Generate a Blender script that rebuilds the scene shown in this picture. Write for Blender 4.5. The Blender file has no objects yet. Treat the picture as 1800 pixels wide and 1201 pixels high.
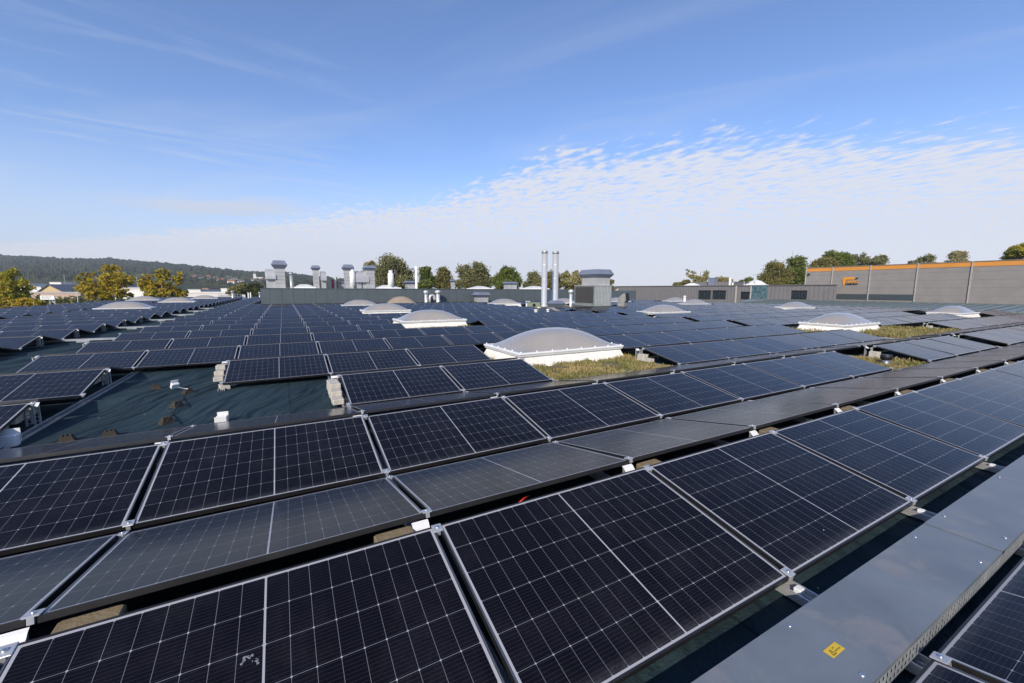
import bpy, bmesh, math, random
import numpy as np
from mathutils import Vector, Matrix, noise as mnoise

random.seed(7)
rng = np.random.default_rng(7)
SC = bpy.context.scene
COL = SC.collection
R = math.radians

# ------------------------------------------------------------------ camera
CAM = Vector((1.0348, -1.1340, 1.6367))
YAW, PIT, ROL, FPX = 0.50523, 0.12559, 0.00398, 722.8
_cy, _sy, _cp, _sp = math.cos(YAW), math.sin(YAW), math.cos(PIT), math.sin(PIT)
AF = Vector((_sy*_cp, _cy*_cp, -_sp))
_r0 = Vector((_cy, -_sy, 0)); _u0 = _r0.cross(AF)
AR = _r0*math.cos(ROL) + _u0*math.sin(ROL)
AU = -_r0*math.sin(ROL) + _u0*math.cos(ROL)
cam_data = bpy.data.cameras.new('camera')
cam_data.sensor_width = 36.0
cam_data.lens = FPX/1800*36.0
cam_data.clip_start = 0.05
cam_data.clip_end = 20000
cam = bpy.data.objects.new('camera', cam_data)
COL.objects.link(cam)
cam.matrix_world = Matrix((( AR.x, AU.x, -AF.x, CAM.x), (AR.y, AU.y, -AF.y, CAM.y), (AR.z, AU.z, -AF.z, CAM.z), (0, 0, 0, 1)))
SC.camera = cam

# survey helpers: where a line of sight measured on the photograph meets a known plane
def ray(u, v): return AF + AR*((u-900)/FPX) - AU*((v-600.5)/FPX)
def onZ(u, v, z): d = ray(u, v); return CAM + d*((z-CAM.z)/d.z)
def onY(u, v, y): d = ray(u, v); return CAM + d*((y-CAM.y)/d.y)
def onX(u, v, x): d = ray(u, v); return CAM + d*((x-CAM.x)/d.x)
def far(u, v, D): return CAM + ray(u, v)*D           # D = depth along the view axis
def proj(p):
    d = Vector(p)-CAM; z = d.dot(AF)
    if z < .05: return None
    return 900+FPX*d.dot(AR)/z, 600.5-FPX*d.dot(AU)/z, z

# ------------------------------------------------------------------ sun and sky
SUN_EL = R(31.0)
SUN_TO = Vector((-0.72, -0.694, 0)).normalized()       # horizontal direction towards the sun
sun_dir = Vector((SUN_TO.x*math.cos(SUN_EL), SUN_TO.y*math.cos(SUN_EL), math.sin(SUN_EL)))
sl = bpy.data.lights.new('sun', 'SUN'); sl.energy = 4.9; sl.angle = R(0.53); sl.color = (1.0, 0.90, 0.76)
so = bpy.data.objects.new('sun', sl); COL.objects.link(so)
so.rotation_euler = (-sun_dir).to_track_quat('-Z', 'Y').to_euler()
SC.view_settings.view_transform = 'Standard'; SC.view_settings.look = 'None'
SC.view_settings.gamma = 1.0; SC.view_settings.exposure = 0.0

class NT:
    """small helper for writing node trees"""
    def __init__(s, tree): s.t = tree; s.n = tree.nodes; s.l = tree.links
    def node(s, kind, **kw):
        nd = s.n.new(kind)
        for k, v in kw.items(): setattr(nd, k, v)
        return nd
    def put(s, sock, val):
        if hasattr(val, 'is_output') or isinstance(val, bpy.types.NodeSocket): s.l.new(val, sock)
        else: sock.default_value = val
    def m(s, op, a, b=0.0, c=0.0, clamp=False):
        nd = s.node('ShaderNodeMath', operation=op, use_clamp=clamp)
        s.put(nd.inputs[0], a); s.put(nd.inputs[1], b); s.put(nd.inputs[2], c)
        return nd.outputs[0]
    def mix(s, f, a, b, blend='MIX'):
        nd = s.node('ShaderNodeMix', data_type='RGBA', blend_type=blend)
        s.put(nd.inputs[0], f); s.put(nd.inputs[6], a); s.put(nd.inputs[7], b)
        return nd.outputs[2]
    def rng(s, v, a, b, c=0.0, d=1.0, smooth=False):
        nd = s.node('ShaderNodeMapRange', interpolation_type='SMOOTHSTEP' if smooth else 'LINEAR')
        s.put(nd.inputs[0], v)
        for i, x in enumerate((a, b, c, d)): s.put(nd.inputs[1+i], x)
        return nd.outputs[0]
    def noise(s, vec, scale, detail=3.0, rough=.5, dist=0.0, dim='3D'):
        nd = s.node('ShaderNodeTexNoise', noise_dimensions=dim)
        if vec is not None: s.l.new(vec, nd.inputs['Vector'])
        nd.inputs['Scale'].default_value = scale; nd.inputs['Detail'].default_value = detail
        nd.inputs['Roughness'].default_value = rough; nd.inputs['Distortion'].default_value = dist
        return nd.outputs[0]
    def xyz(s, x, y, z):
        nd = s.node('ShaderNodeCombineXYZ'); s.put(nd.inputs[0], x); s.put(nd.inputs[1], y); s.put(nd.inputs[2], z)
        return nd.outputs[0]
    def sep(s, v):
        nd = s.node('ShaderNodeSeparateXYZ'); s.l.new(v, nd.inputs[0]); return nd.outputs
    def curve(s, v, pts):
        nd = s.node('ShaderNodeFloatCurve'); s.put(nd.inputs[1], v)
        c = nd.mapping.curves[0]
        while len(c.points) > 2: c.points.remove(c.points[1])
        c.points[0].location = pts[0]; c.points[1].location = pts[-1]
        for p in pts[1:-1]: c.points.new(*p)
        for p in c.points: p.handle_type = 'AUTO_CLAMPED'
        nd.mapping.update(); return nd.outputs[0]

world = bpy.data.worlds.new('World'); SC.world = world; world.use_nodes = True
w = NT(world.node_tree); w.n.clear()
wout = w.node('ShaderNodeOutputWorld'); bg = w.node('ShaderNodeBackground'); w.l.new(bg.outputs[0], wout.inputs[0])
sky = w.node('ShaderNodeTexSky', sky_type='NISHITA'); sky.sun_disc = False
sky.sun_elevation = SUN_EL; sky.sun_rotation = math.atan2(SUN_TO.x, SUN_TO.y)
sky.altitude = 450; sky.air_density = 1.0; sky.dust_density = 0.6; sky.ozone_density = 2.2
SKY = 0.16
skyc = w.mix(1.0, sky.outputs[0], (0.94, 1.0, 1.20, 1), 'MULTIPLY')
tc = w.node('ShaderNodeTexCoord')
dx, dy, dz_ = w.sep(tc.outputs['Generated'])
zz = w.m('MAXIMUM', dz_, 0.03)
px_ = w.m('DIVIDE', dx, zz); py_ = w.m('DIVIDE', dy, zz)
pf = w.m('ADD', w.m('MULTIPLY', px_, _sy), w.m('MULTIPLY', py_, _cy))
pr = w.m('SUBTRACT', w.m('MULTIPLY', px_, _cy), w.m('MULTIPLY', py_, _sy))
P2 = w.xyz(pr, pf, 0.0)
big = w.noise(P2, .9, 3, .55)
mid = w.noise(P2, 2.6, 3, .55)
# edge of the cloud sheet, in cloud-layer coordinates
bx = w.rng(pr, -12, 8)
def _b(p, f): return ((p+12)/20, f/10)
edge = w.m('MULTIPLY', w.curve(bx, [_b(-12, 9.0), _b(-7.5, 7.6), _b(-4.9, 6.3), _b(-3.0, 5.5), _b(-2.1, 4.75), _b(-1.2, 4.4), _b(-.3, 3.75), _b(.1, 3.0), _b(.5, 2.7), _b(1.3, 2.5), _b(2.8, 2.3), _b(8, 2.1)]), 10.0)
inside = w.m('ADD', w.m('SUBTRACT', pf, edge), w.m('MULTIPLY', w.m('SUBTRACT', big, .5), 1.3))
cover = w.rng(inside, -.45, 1.25, 0, 1, True)
Pst = w.xyz(w.m('ADD', pr, w.m('MULTIPLY', pf, .35)), w.m('MULTIPLY', pf, .62), 0.0)
puff = w.noise(Pst, 11.0, 4, .55, .25)
puffb = w.noise(Pst, 5.0, 2, .5, .2)
pv = w.m('ADD', w.m('MULTIPLY', puff, .7), w.m('MULTIPLY', puffb, .3))
thr = w.rng(cover, 0, 1, .66, .335)
puffm = w.rng(w.m('SUBTRACT', pv, thr), -.03, .19, 0, 1, True)
puffm = w.m('MULTIPLY', puffm, w.rng(cover, 0.0, .25, 0, 1))
# loose cirrus wisps, upper left, and a thin streak above the hill
Pci = w.xyz(w.m('ADD', w.m('MULTIPLY', pr, .55), w.m('MULTIPLY', pf, .75)), w.m('SUBTRACT', w.m('MULTIPLY', pf, 3.2), w.m('MULTIPLY', pr, 2.4)), 3.0)
ci = w.noise(Pci, .9, 5, .62, .5)
cim = w.m('MULTIPLY', w.rng(ci, .47, .78, 0, 1, True), w.rng(pr, -.3, -2.0, 0.0, .42))
ci2 = w.noise(w.xyz(w.m('MULTIPLY', pr, .5), w.m('ADD', w.m('MULTIPLY', pf, 1.4), w.m('MULTIPLY', pr, .5)), 9.0), .8, 4, .6, .4)
cim2 = w.m('MULTIPLY', w.rng(ci2, .48, .8, 0, 1, True), .3)
strk = w.m('MULTIPLY', w.rng(w.m('ABSOLUTE', w.m('ADD', w.m('SUBTRACT', pf, 5.3), w.m('MULTIPLY', w.m('SUBTRACT', mid, .5), 1.4))), .95, .1, 0, 1, True), w.rng(w.m('ABSOLUTE', w.m('ADD', pr, 3.6)), 1.6, .3, 0, .95, True))
# veil that thickens towards the horizon
veil = w.rng(dz_, .30, .0, 0, .80, True)
tot = w.m('MAXIMUM', w.m('MULTIPLY', puffm, .93), w.m('MAXIMUM', cim, w.m('MAXIMUM', cim2, strk)))
inv = w.m('MULTIPLY', w.m('SUBTRACT', 1.0, tot), w.m('SUBTRACT', 1.0, veil))
alpha = w.m('SUBTRACT', 1.0, inv)
cloudc = w.mix(puffm, (3.95, 4.4, 5.35, 1), (4.85, 4.98, 5.5, 1))
w.l.new(w.mix(alpha, skyc, cloudc), bg.inputs[0]); bg.inputs[1].default_value = SKY

# ------------------------------------------------------------------ materials
def mat(name, col, rough=.6, metal=0.0, var=.12, vscale=3.0, bump=0.0, bscale=40.0, spec=.5, col2=None, cscale=None, coord='Object'):
    mt = bpy.data.materials.new(name); mt.use_nodes = True
    t = NT(mt.node_tree); bs = t.n['Principled BSDF']
    c = t.node('ShaderNodeTexCoord'); v = c.outputs[coord]
    n = t.noise(v, vscale, 5, .6)
    lo = tuple(x*(1-var) for x in col)+(1,); hi = tuple(min(1, x*(1+var)) for x in col)+(1,)
    cc = t.mix(t.rng(n, .3, .7), lo, hi)
    if col2 is not None:
        n2 = t.noise(v, cscale or 1.0, 6, .65, .6)
        cc = t.mix(t.rng(n2, .5, .68, 0, 1, True), cc, tuple(col2)+(1,))
    t.l.new(cc, bs.inputs['Base Color'])
    t.put(bs.inputs['Roughness'], t.rng(n, .3, .7, max(.02, rough-.07), min(1, rough+.07)))
    bs.inputs['Metallic'].default_value = metal; bs.inputs['Specular IOR Level'].default_value = spec
    if bump:
        b = t.node('ShaderNodeBump'); b.inputs['Strength'].default_value = bump; b.inputs['Distance'].default_value = .02
        t.l.new(t.noise(v, bscale, 4, .6), b.inputs['Height']); t.l.new(b.outputs[0], bs.inputs['Normal'])
    return mt

L, W, PX = 1.722, 1.134, 1.76            # module length, module width, pitch along the row
DZ = 0.22389; TILT = math.asin(DZ/W); DY = math.cos(TILT)*W
G1, G2 = 0.17033, 0.09527; Q = 2*DY+G1+G2  # ridge gap, valley gap, pitch from row to row
ROOF = -0.125

def panel_material():
    mt = bpy.data.materials.new('solar_cells'); mt.use_nodes = True
    t = NT(mt.node_tree); bs = t.n['Principled BSDF']
    uv = t.node('ShaderNodeUVMap'); uv.uv_map = 'UVMap'
    u, v, _ = t.sep(uv.outputs[0])
    pc, prow, bar, half = .0925, .1814, .008, 9
    a = t.m('SUBTRACT', t.m('ABSOLUTE', t.m('SUBTRACT', u, L/2)), bar/2)
    c = t.m('DIVIDE', a, pc); cf = t.m('FRACT', c)
    du = t.m('MULTIPLY', t.m('SUBTRACT', .5, t.m('ABSOLUTE', t.m('SUBTRACT', cf, .5))), pc)
    b = t.m('SUBTRACT', v, (W-6*prow)/2)
    r = t.m('DIVIDE', b, prow); rf = t.m('FRACT', r)
    dv = t.m('MULTIPLY', t.m('SUBTRACT', .5, t.m('ABSOLUTE', t.m('SUBTRACT', rf, .5))), prow)
    lu = t.m('LESS_THAN', du, .0007); lv = t.m('LESS_THAN', dv, .0009)
    dia = t.m('LESS_THAN', t.m('ADD', du, dv), .0056)
    out = t.m('MAXIMUM', t.m('MAXIMUM', t.m('LESS_THAN', a, 0.0), t.m('GREATER_THAN', c, half)), t.m('MAXIMUM', t.m('LESS_THAN', b, 0.0), t.m('GREATER_THAN', r, 6.0)))
    line = t.m('MAXIMUM', t.m('MAXIMUM', lu, lv), t.m('MAXIMUM', dia, out))
    # busbars: hair-fine wires along the module
    bb = t.m('FRACT', t.m('DIVIDE', b, prow/10)); bbl = t.m('LESS_THAN', t.m('ABSOLUTE', t.m('SUBTRACT', bb, .5)), .035)
    # per-cell tone
    cell = t.node('ShaderNodeTexWhiteNoise', noise_dimensions='3D')
    geo = t.node('ShaderNodeNewGeometry'); oi = t.node('ShaderNodeObjectInfo')
    t.l.new(t.xyz(t.m('FLOOR', t.m('DIVIDE', u, pc)), t.m('FLOOR', r), oi.outputs['Random']), cell.inputs[0])
    cc = t.mix(cell.outputs[0], (.0040, .0038, .0058, 1), (.0058, .0056, .0092, 1))
    cc = t.mix(t.m('MULTIPLY', oi.outputs['Random'], .5), cc, (.0035, .0040, .0090, 1))
    cc = t.mix(t.m('MULTIPLY', bbl, .08), cc, (.32, .33, .36, 1))
    lc = t.mix(t.m('MAXIMUM', out, dia), (.21, .22, .245, 1), (.36, .36, .38, 1))
    cc = t.mix(line, cc, lc)
    # dust film, thicker along the lower edge, and bird specks
    pos = geo.outputs['Position']
    dn = t.noise(pos, 2.2, 6, .7); dn2 = t.noise(pos, 45.0, 3, .6)
    low = t.rng(v, .012, .09, .13, 0, True)
    dust = t.m('MULTIPLY', t.m('ADD', t.rng(dn, .45, .72, .003, .042), low), t.rng(dn2, .3, .7, .35, 1.0))
    cc = t.mix(dust, cc, (.27, .27, .28, 1))
    vo = t.node('ShaderNodeTexVoronoi', feature='F1'); t.l.new(pos, vo.inputs['Vector']); vo.inputs['Scale'].default_value = 5.5
    sp = t.sep(vo.outputs['Color'])
    spot = t.m('MULTIPLY', t.m('LESS_THAN', vo.outputs['Distance'], t.m('MULTIPLY', sp[1], .034)), t.m('GREATER_THAN', sp[0], .86))
    cc = t.mix(spot, cc, (.62, .61, .58, 1))
    t.l.new(cc, bs.inputs['Base Color'])
    t.put(bs.inputs['Roughness'], t.m('ADD', t.rng(dn, .3, .75, .12, .19), t.m('MULTIPLY', spot, .5)))
    bs.inputs['IOR'].default_value = 1.20; bs.inputs['Specular Tint'].default_value = (.97, .93, 1.0, 1)
    bs.inputs['Sheen Weight'].default_value = .065; bs.inputs['Sheen Roughness'].default_value = .22; bs.inputs['Sheen Tint'].default_value = (.74, .78, 1.0, 1)
    bp = t.node('ShaderNodeBump'); bp.inputs['Strength'].default_value = .06; bp.inputs['Distance'].default_value = .004
    t.l.new(t.noise(pos, 260.0, 2, .6), bp.inputs['Height']); t.l.new(bp.outputs[0], bs.inputs['Normal'])
    return mt
M_cells = panel_material()
M_frame = mat('black_frame', (.016, .015, .015), .38, .0, .25, 4)
M_glint_lip = mat('frame_lip_glint', (.17, .18, .20), .40, .7, .1, 8)  # sun glint on the black short edges, put in as a silver colour
M_back = mat('module_back', (.03, .03, .033), .6)
M_alu = mat('aluminium', (.58, .58, .58), .40, .6, .12, 9, .05, 30)
M_galv = mat('galvanised_steel', (.40, .42, .43), .45, .45, .16, 5, .04, 60)
M_zinc = mat('zinc_sheet', (.46, .455, .45), .45, .35, .12, 1.2, .03, 8)
M_steel = mat('stainless_pipe', (.74, .73, .71), .36, .55, .02, .5)
M_hood = mat('bluish_hood_sheet', (.20, .225, .29), .42, .25, .12, 1.0)
M_whiteplastic = mat('white_coated_metal', (.74, .74, .72), .4, 0, .06, 6)
M_curb = mat('curb_concrete', (.76, .74, .69), .8, 0, .10, 5, .25, 30, .3, (.62, .59, .53), 14)
M_ring = mat('white_ring', (.76, .76, .74), .42, 0, .05, 4)
M_block = mat('ballast_concrete', (.47, .44, .38), .9, 0, .18, 9, .4, 60, .2)
M_tanblock = mat('ballast_tan', (.22, .17, .10), .9, 0, .3, 4, .4, 40, .2)
M_pad = mat('rubber_pad', (.05, .042, .034), .9, 0, .25, 20, .5, 80, .2)
M_black = mat('black_plastic', (.015, .015, .016), .45)
M_tray = mat('tray_lid_steel', (.20, .225, .245), .44, .35, .16, 2.2, .10, 7, .5, (.27, .265, .255), 2.6)
M_bolt = mat('bolt_steel', (.7, .7, .7), .3, 1.0)

def dome_material():
    mt = bpy.data.materials.new('dome_plastic'); mt.use_nodes = True
    t = NT(mt.node_tree); bs = t.n['Principled BSDF']; c = t.node('ShaderNodeTexCoord')
    n = t.noise(c.outputs['Object'], 1.3, 5, .6); n2 = t.noise(c.outputs['Object'], 22, 4, .6)
    cc = t.mix(t.rng(n, .3, .7), (.30, .275, .245, 1), (.345, .32, .29, 1))
    t.l.new(t.mix(t.rng(n, .55, .8, 0, .3), cc, (.24, .215, .185, 1)), bs.inputs['Base Color'])
    t.put(bs.inputs['Roughness'], t.rng(n2, .3, .7, .26, .32)); bs.inputs['IOR'].default_value = 1.5
    bs.inputs['Coat Weight'].default_value = .8; bs.inputs['Coat Roughness'].default_value = .16
    return mt
M_dome = dome_material()

def roof_material():
    mt = bpy.data.materials.new('roof_geotextile'); mt.use_nodes = True
    t = NT(mt.node_tree); bs = t.n['Principled BSDF']; c = t.node('ShaderNodeTexCoord'); v = c.outputs['Object']
    x, y, z = t.sep(v)
    n = t.noise(v, 1.1, 6, .65); n2 = t.noise(v, 26, 3, .6)
    cc = t.mix(t.rng(n, .3, .7), (.013, .027, .036, 1), (.023, .045, .055, 1))
    cc = t.mix(t.rng(n2, .55, .8, 0, .3), cc, (.052, .07, .058, 1))
    # seams of the fleece every 2 m
    s = t.m('ABSOLUTE', t.m('SUBTRACT', t.m('FRACT', t.m('DIVIDE', t.m('ADD', x, t.m('MULTIPLY', t.m('SUBTRACT', n, .5), .06)), 2.05)), .5))
    cc = t.mix(t.m('MULTIPLY', t.m('LESS_THAN', s, .006), .7), cc, (.006, .012, .018, 1))
    vo = t.node('ShaderNodeTexVoronoi', feature='F1'); t.l.new(v, vo.inputs['Vector']); vo.inputs['Scale'].default_value = 4.0
    sp = t.sep(vo.outputs['Color'])
    cc = t.mix(t.m('MULTIPLY', t.m('LESS_THAN', vo.outputs['Distance'], .05), t.m('GREATER_THAN', sp[0], .9)), cc, (.35, .35, .32, 1))
    t.l.new(cc, bs.inputs['Base Color']); bs.inputs['Roughness'].default_value = .8; bs.inputs['Specular IOR Level'].default_value = .18
    # creases run diagonally
    wob = t.m('MULTIPLY', t.m('SUBTRACT', t.noise(v, .5, 2, .5), .5), 1.2)
    p = t.xyz(t.m('ADD', t.m('ADD', t.m('MULTIPLY', x, 1.9), t.m('MULTIPLY', y, -.75)), wob), t.m('ADD', t.m('MULTIPLY', y, .36), t.m('MULTIPLY', x, .14)), 0.0)
    w1 = t.noise(p, 1.35, 3, .45, .2); w2 = t.noise(v, 60, 2, .5)
    h = t.m('ADD', w1, t.m('MULTIPLY', w2, .02))
    b = t.node('ShaderNodeBump'); b.inputs['Strength'].default_value = 1.0; b.inputs['Distance'].default_value = .33
    t.l.new(h, b.inputs['Height']); t.l.new(b.outputs[0], bs.inputs['Normal'])
    return mt
M_roof = roof_material()

def leaf_material(name, c1, c2, c3, ns=.35, nw=.4):
    mt = bpy.data.materials.new(name); mt.use_nodes = True
    t = NT(mt.node_tree); bs = t.n['Principled BSDF']; g = t.node('ShaderNodeNewGeometry')
    n = t.noise(g.outputs['Position'], ns, 4, .6)
    f = t.m('ADD', t.m('MULTIPLY', g.outputs['Random Per Island'], 1-nw), t.m('MULTIPLY', t.rng(n, .3, .7), nw))
    cc = t.mix(t.rng(f, .1, .5), tuple(c1)+(1,), tuple(c2)+(1,))
    cc = t.mix(t.rng(f, .5, .95), cc, tuple(c3)+(1,))
    t.l.new(cc, bs.inputs['Base Color']); bs.inputs['Roughness'].default_value = .65; bs.inputs['Specular IOR Level'].default_value = .25
    tr = t.node('ShaderNodeBsdfTranslucent'); t.l.new(cc, tr.inputs[0])
    mx = t.node('ShaderNodeMixShader'); mx.inputs[0].default_value = .3
    t.l.new(bs.outputs[0], mx.inputs[1]); t.l.new(tr.outputs[0], mx.inputs[2])
    t.l.new(mx.outputs[0], t.n['Material Output'].inputs[0])
    return mt
M_bark = mat('bark', (.13, .105, .08), .9, 0, .25, 3, .5, 12)

# ------------------------------------------------------------------ mesh helpers
class MB:
    def __init__(s): s.v = []; s.f = []; s.mi = []; s.sm = []; s.uv = {}
    def add(s, verts, faces, mi=0, smooth=False, M=None):
        o = len(s.v)
        s.v += [tuple(M @ Vector(p)) if M is not None else tuple(p) for p in verts]
        for f in faces: s.f.append(tuple(i+o for i in f)); s.mi.append(mi); s.sm.append(smooth)
        return s
    def hexa(s, b, t, mi=0, M=None):          # four bottom corners, four top corners (ccw from above)
        return s.add(list(b)+list(t), [(3, 2, 1, 0), (4, 5, 6, 7), (0, 1, 5, 4), (1, 2, 6, 5), (2, 3, 7, 6), (3, 0, 4, 7)], mi, False, M)
    def box(s, x0, y0, z0, x1, y1, z1, mi=0, M=None):
        return s.hexa([(x0, y0, z0), (x1, y0, z0), (x1, y1, z0), (x0, y1, z0)], [(x0, y0, z1), (x1, y0, z1), (x1, y1, z1), (x0, y1, z1)], mi, M)
    def frus(s, cx, cy, z0, w0, d0, z1, w1, d1, mi=0, M=None):
        q = lambda w_, d_, z: [(cx-w_/2, cy-d_/2, z), (cx+w_/2, cy-d_/2, z), (cx+w_/2, cy+d_/2, z), (cx-w_/2, cy+d_/2, z)]
        return s.hexa(q(w0, d0, z0), q(w1, d1, z1), mi, M)
    def bbox(s, x0, y0, z0, x1, y1, z1, b=.01, mi=0, M=None):   # box with chamfered edges top and sides
        ring = lambda i, z: [(x0+i+b, y0+i, z), (x1-i-b, y0+i, z), (x1-i, y0+i+b, z), (x1-i, y1-i-b, z), (x1-i-b, y1-i, z), (x0+i+b, y1-i, z), (x0+i, y1-i-b, z), (x0+i, y0+i+b, z)]
        vs = ring(0, z0)+ring(0, z1-b)+ring(b, z1)
        fs = [tuple(range(7, -1, -1)), tuple(range(16, 24))]
        for k in (0, 8):
            for i in range(8): fs.append((k+i, k+(i+1) % 8, k+8+(i+1) % 8, k+8+i))
        return s.add(vs, fs, mi, False, M)
    def lathe(s, prof, n=16, c=(0, 0, 0), mi=0, M=None, smooth=True):
        vs = []; fs = []
        for r, z in prof:
            for i in range(n):
                a = 2*math.pi*i/n; vs.append((c[0]+r*math.cos(a), c[1]+r*math.sin(a), c[2]+z))
        for k in range(len(prof)-1):
            for i in range(n): fs.append((k*n+i, k*n+(i+1) % n, (k+1)*n+(i+1) % n, (k+1)*n+i))
        s.add(vs, fs, mi, smooth, M)
        o = len(s.v)-len(vs)
        s.f.append(tuple(o+i for i in range(n-1, -1, -1))); s.mi.append(mi); s.sm.append(False)
        e = o+(len(prof)-1)*n
        s.f.append(tuple(e+i for i in range(n))); s.mi.append(mi); s.sm.append(False)
        return s
    def tube(s, pts, rad, n=8, mi=0, smooth=True):
        pts = [Vector(p) for p in pts]; rad = rad if isinstance(rad, (list, tuple)) else [rad]*len(pts)
        vs = []; fs = []
        d0 = (pts[1]-pts[0]).normalized(); up = Vector((0, 0, 1)) if abs(d0.z) < .9 else Vector((1, 0, 0))
        for k, p in enumerate(pts):
            d = (pts[min(k+1, len(pts)-1)]-pts[max(k-1, 0)]).normalized()
            a = d.cross(up).normalized(); b = a.cross(d).normalized(); up = b
            for i in range(n):
                t = 2*math.pi*i/n; vs.append(tuple(p+(a*math.cos(t)+b*math.sin(t))*rad[k]))
        for k in range(len(pts)-1):
            for i in range(n): fs.append((k*n+i, (k+1)*n+i, (k+1)*n+(i+1) % n, k*n+(i+1) % n))
        fs.append(tuple(range(n))); e = (len(pts)-1)*n; fs.append(tuple(e+i for i in range(n-1, -1, -1)))
        return s.add(vs, fs, mi, smooth)
    def mesh(s, name, mats):
        me = bpy.data.meshes.new(name); me.from_pydata(s.v, [], s.f)
        for m_ in (mats if isinstance(mats, (list, tuple)) else [mats]): me.materials.append(m_)
        me.polygons.foreach_set('material_index', s.mi); me.polygons.foreach_set('use_smooth', s.sm)
        me.update(); return me
    def obj(s, name, mats, parent=None, loc=None, rot=None):
        return link(name, s.mesh(name, mats), parent, loc, rot)
def link(name, data, parent=None, loc=None, rot=None):
    o = bpy.data.objects.new(name, data); COL.objects.link(o)
    if parent is not None: o.parent = parent
    if loc is not None: o.location = loc
    if rot is not None: o.rotation_euler = rot
    return o
def tag(o, label, cat, group=None, kind=None):
    o['label'] = label; o['category'] = cat
    if group: o['group'] = group
    if kind: o['kind'] = kind
    return o
def thing(name, label, cat, loc=(0, 0, 0), rz=0.0, group=None):
    return tag(link(name, None, None, loc, (0, 0, rz)), label, cat, group)
def struct(o): o['kind'] = 'structure'; return o
ORD = ['first', 'second', 'third', 'fourth', 'fifth', 'sixth', 'seventh', 'eighth', 'ninth', 'tenth', 'eleventh', 'twelfth', 'thirteenth', 'fourteenth', 'fifteenth', 'sixteenth', 'seventeenth', 'eighteenth', 'nineteenth', 'twentieth']
def ordn(k):
    if k < 20: return ORD[k]
    tens = {2: 'twenty', 3: 'thirty', 4: 'forty', 5: 'fifty', 6: 'sixty'}
    if (k+1) % 10 == 0: return {3: 'thirtieth', 4: 'fortieth', 5: 'fiftieth', 6: 'sixtieth'}[(k+1)//10]
    return tens[(k+1)//10]+'-'+ORD[(k+1) % 10-1]

# ------------------------------------------------------------------ roof and ground
ROOFX0, ROOFX1, ROOFY0, ROOFY1 = -19.5, 52.0, -9.0, 99.0
struct(MB().box(ROOFX0, ROOFY0, -9.5, ROOFX1, ROOFY1, ROOF).obj('roof', M_roof))
M_ground = mat('meadow_ground', (.055, .075, .03), .95, 0, .3, .01, 0, 1, .1, (.11, .10, .065), .006)
struct(MB().add([(-2250, -650, -9.6), (1150, -650, -9.6), (1150, 2250, -9.6), (-2250, 2250, -9.6)], [(0, 1, 2, 3)]).obj('ground', M_ground))

# ------------------------------------------------------------------ skylights (positions first: panels leave room for them)
SKYL = []   # (j0, r0, w, d, label)
def sk(j, r, label, w_=3.1, d_=1.87): SKYL.append((j*PX, r*Q, w_, d_, label))
sk(3.14, 2.67, 'large domed skylight nearest the viewer, grey dome on white curb beside dry grass')
sk(3.14, 6.83, 'domed skylight directly behind the nearest one, grey dome on white curb among panels')
sk(3.14, 10.75, 'grey domed skylight third back in the column behind the nearest one')
sk(3.14, 15.0, 'small looking grey domed skylight fourth back, just left of a second dome at the parapet')
sk(12.1, 2.8, 'whitish domed skylight on the right with a wide dry grass strip beside it')
sk(12.34, 6.9, 'whitish domed skylight on white curb in front of the gooseneck vent')
sk(11.3, 14.7, 'low grey domed skylight against the parapet, left of the twin steel chimneys')
sk(15.6, 14.6, 'domed skylight half hidden behind the louvred ventilation unit')
sk(21.54, 10.9, 'flat white domed skylight right of the gooseneck vent, beyond the nearer dome')
sk(22.1, 7.1, 'domed skylight in front of the standing seam metal roof, left of the rightmost dome')
sk(22.4, 3.2, 'rightmost domed skylight, in front of the standing seam metal roof under the grey hall')
sk(26.0, 14.5, 'distant grey domed skylight in front of the dark windows of the low grey building')
sk(21.0, 15.2, 'distant domed skylight before the ribbed grey facade, above the nearer white dome')
sk(-6.0, 15.15, 'wide whitish domed skylight on the left, nearest one on the left roof edge')
sk(-5.95, 21.8, 'whitish domed skylight second on the left roof edge, behind the wide one')
sk(-8.7, 25.5, 'smallest looking whitish dome at the left roof edge beneath the yellow trees')
sk(-5.9, 28.6, 'farthest whitish domed skylight on the left, beside the small roof vents')
KEEP = [(x/PX-.03, y/Q-.45, (x+a)/PX+.015, (y+d)/Q+.06) for x, y, a, d, _ in SKYL]
KEEP += [(11.0, 10.45, 16.3, 12.9), (11.0, 12.9, 15.0, 14.2), (8.4, 8.95, 10.3, 9.6)]

# ------------------------------------------------------------------ solar modules
def module_frame():
    b = MB(); t = .011; d = .032; e = .0012
    b.box(0, 0, -d, L, t, 0, 0); b.box(0, W-t, -d, L, W, 0, 0)
    for x0, x1, xi in ((0, t, 1), (L-t, L, -1)):
        b.box(x0, t, -d, x1, W-t, -.0008, 0)
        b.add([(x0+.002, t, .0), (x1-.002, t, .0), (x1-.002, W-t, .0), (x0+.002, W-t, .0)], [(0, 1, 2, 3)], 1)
    return b
frame_me = module_frame().mesh('frame', [M_frame, M_glint_lip])
def glass_mesh(name):
    t = .011; b = MB()
    b.box(t, t, -.009, L-t, W-t, -.0022)
    me = b.mesh(name, [M_cells, M_back])
    uv = me.uv_layers.new(name='UVMap')
    for p in me.polygons:
        p.material_index = 0 if p.normal.z > .5 else 1
        for li in p.loop_indices:
            co = me.vertices[me.loops[li].vertex_index].co; uv.data[li].uv = (co.x, co.y)
    return me
glass_me = glass_mesh('glass')

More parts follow.
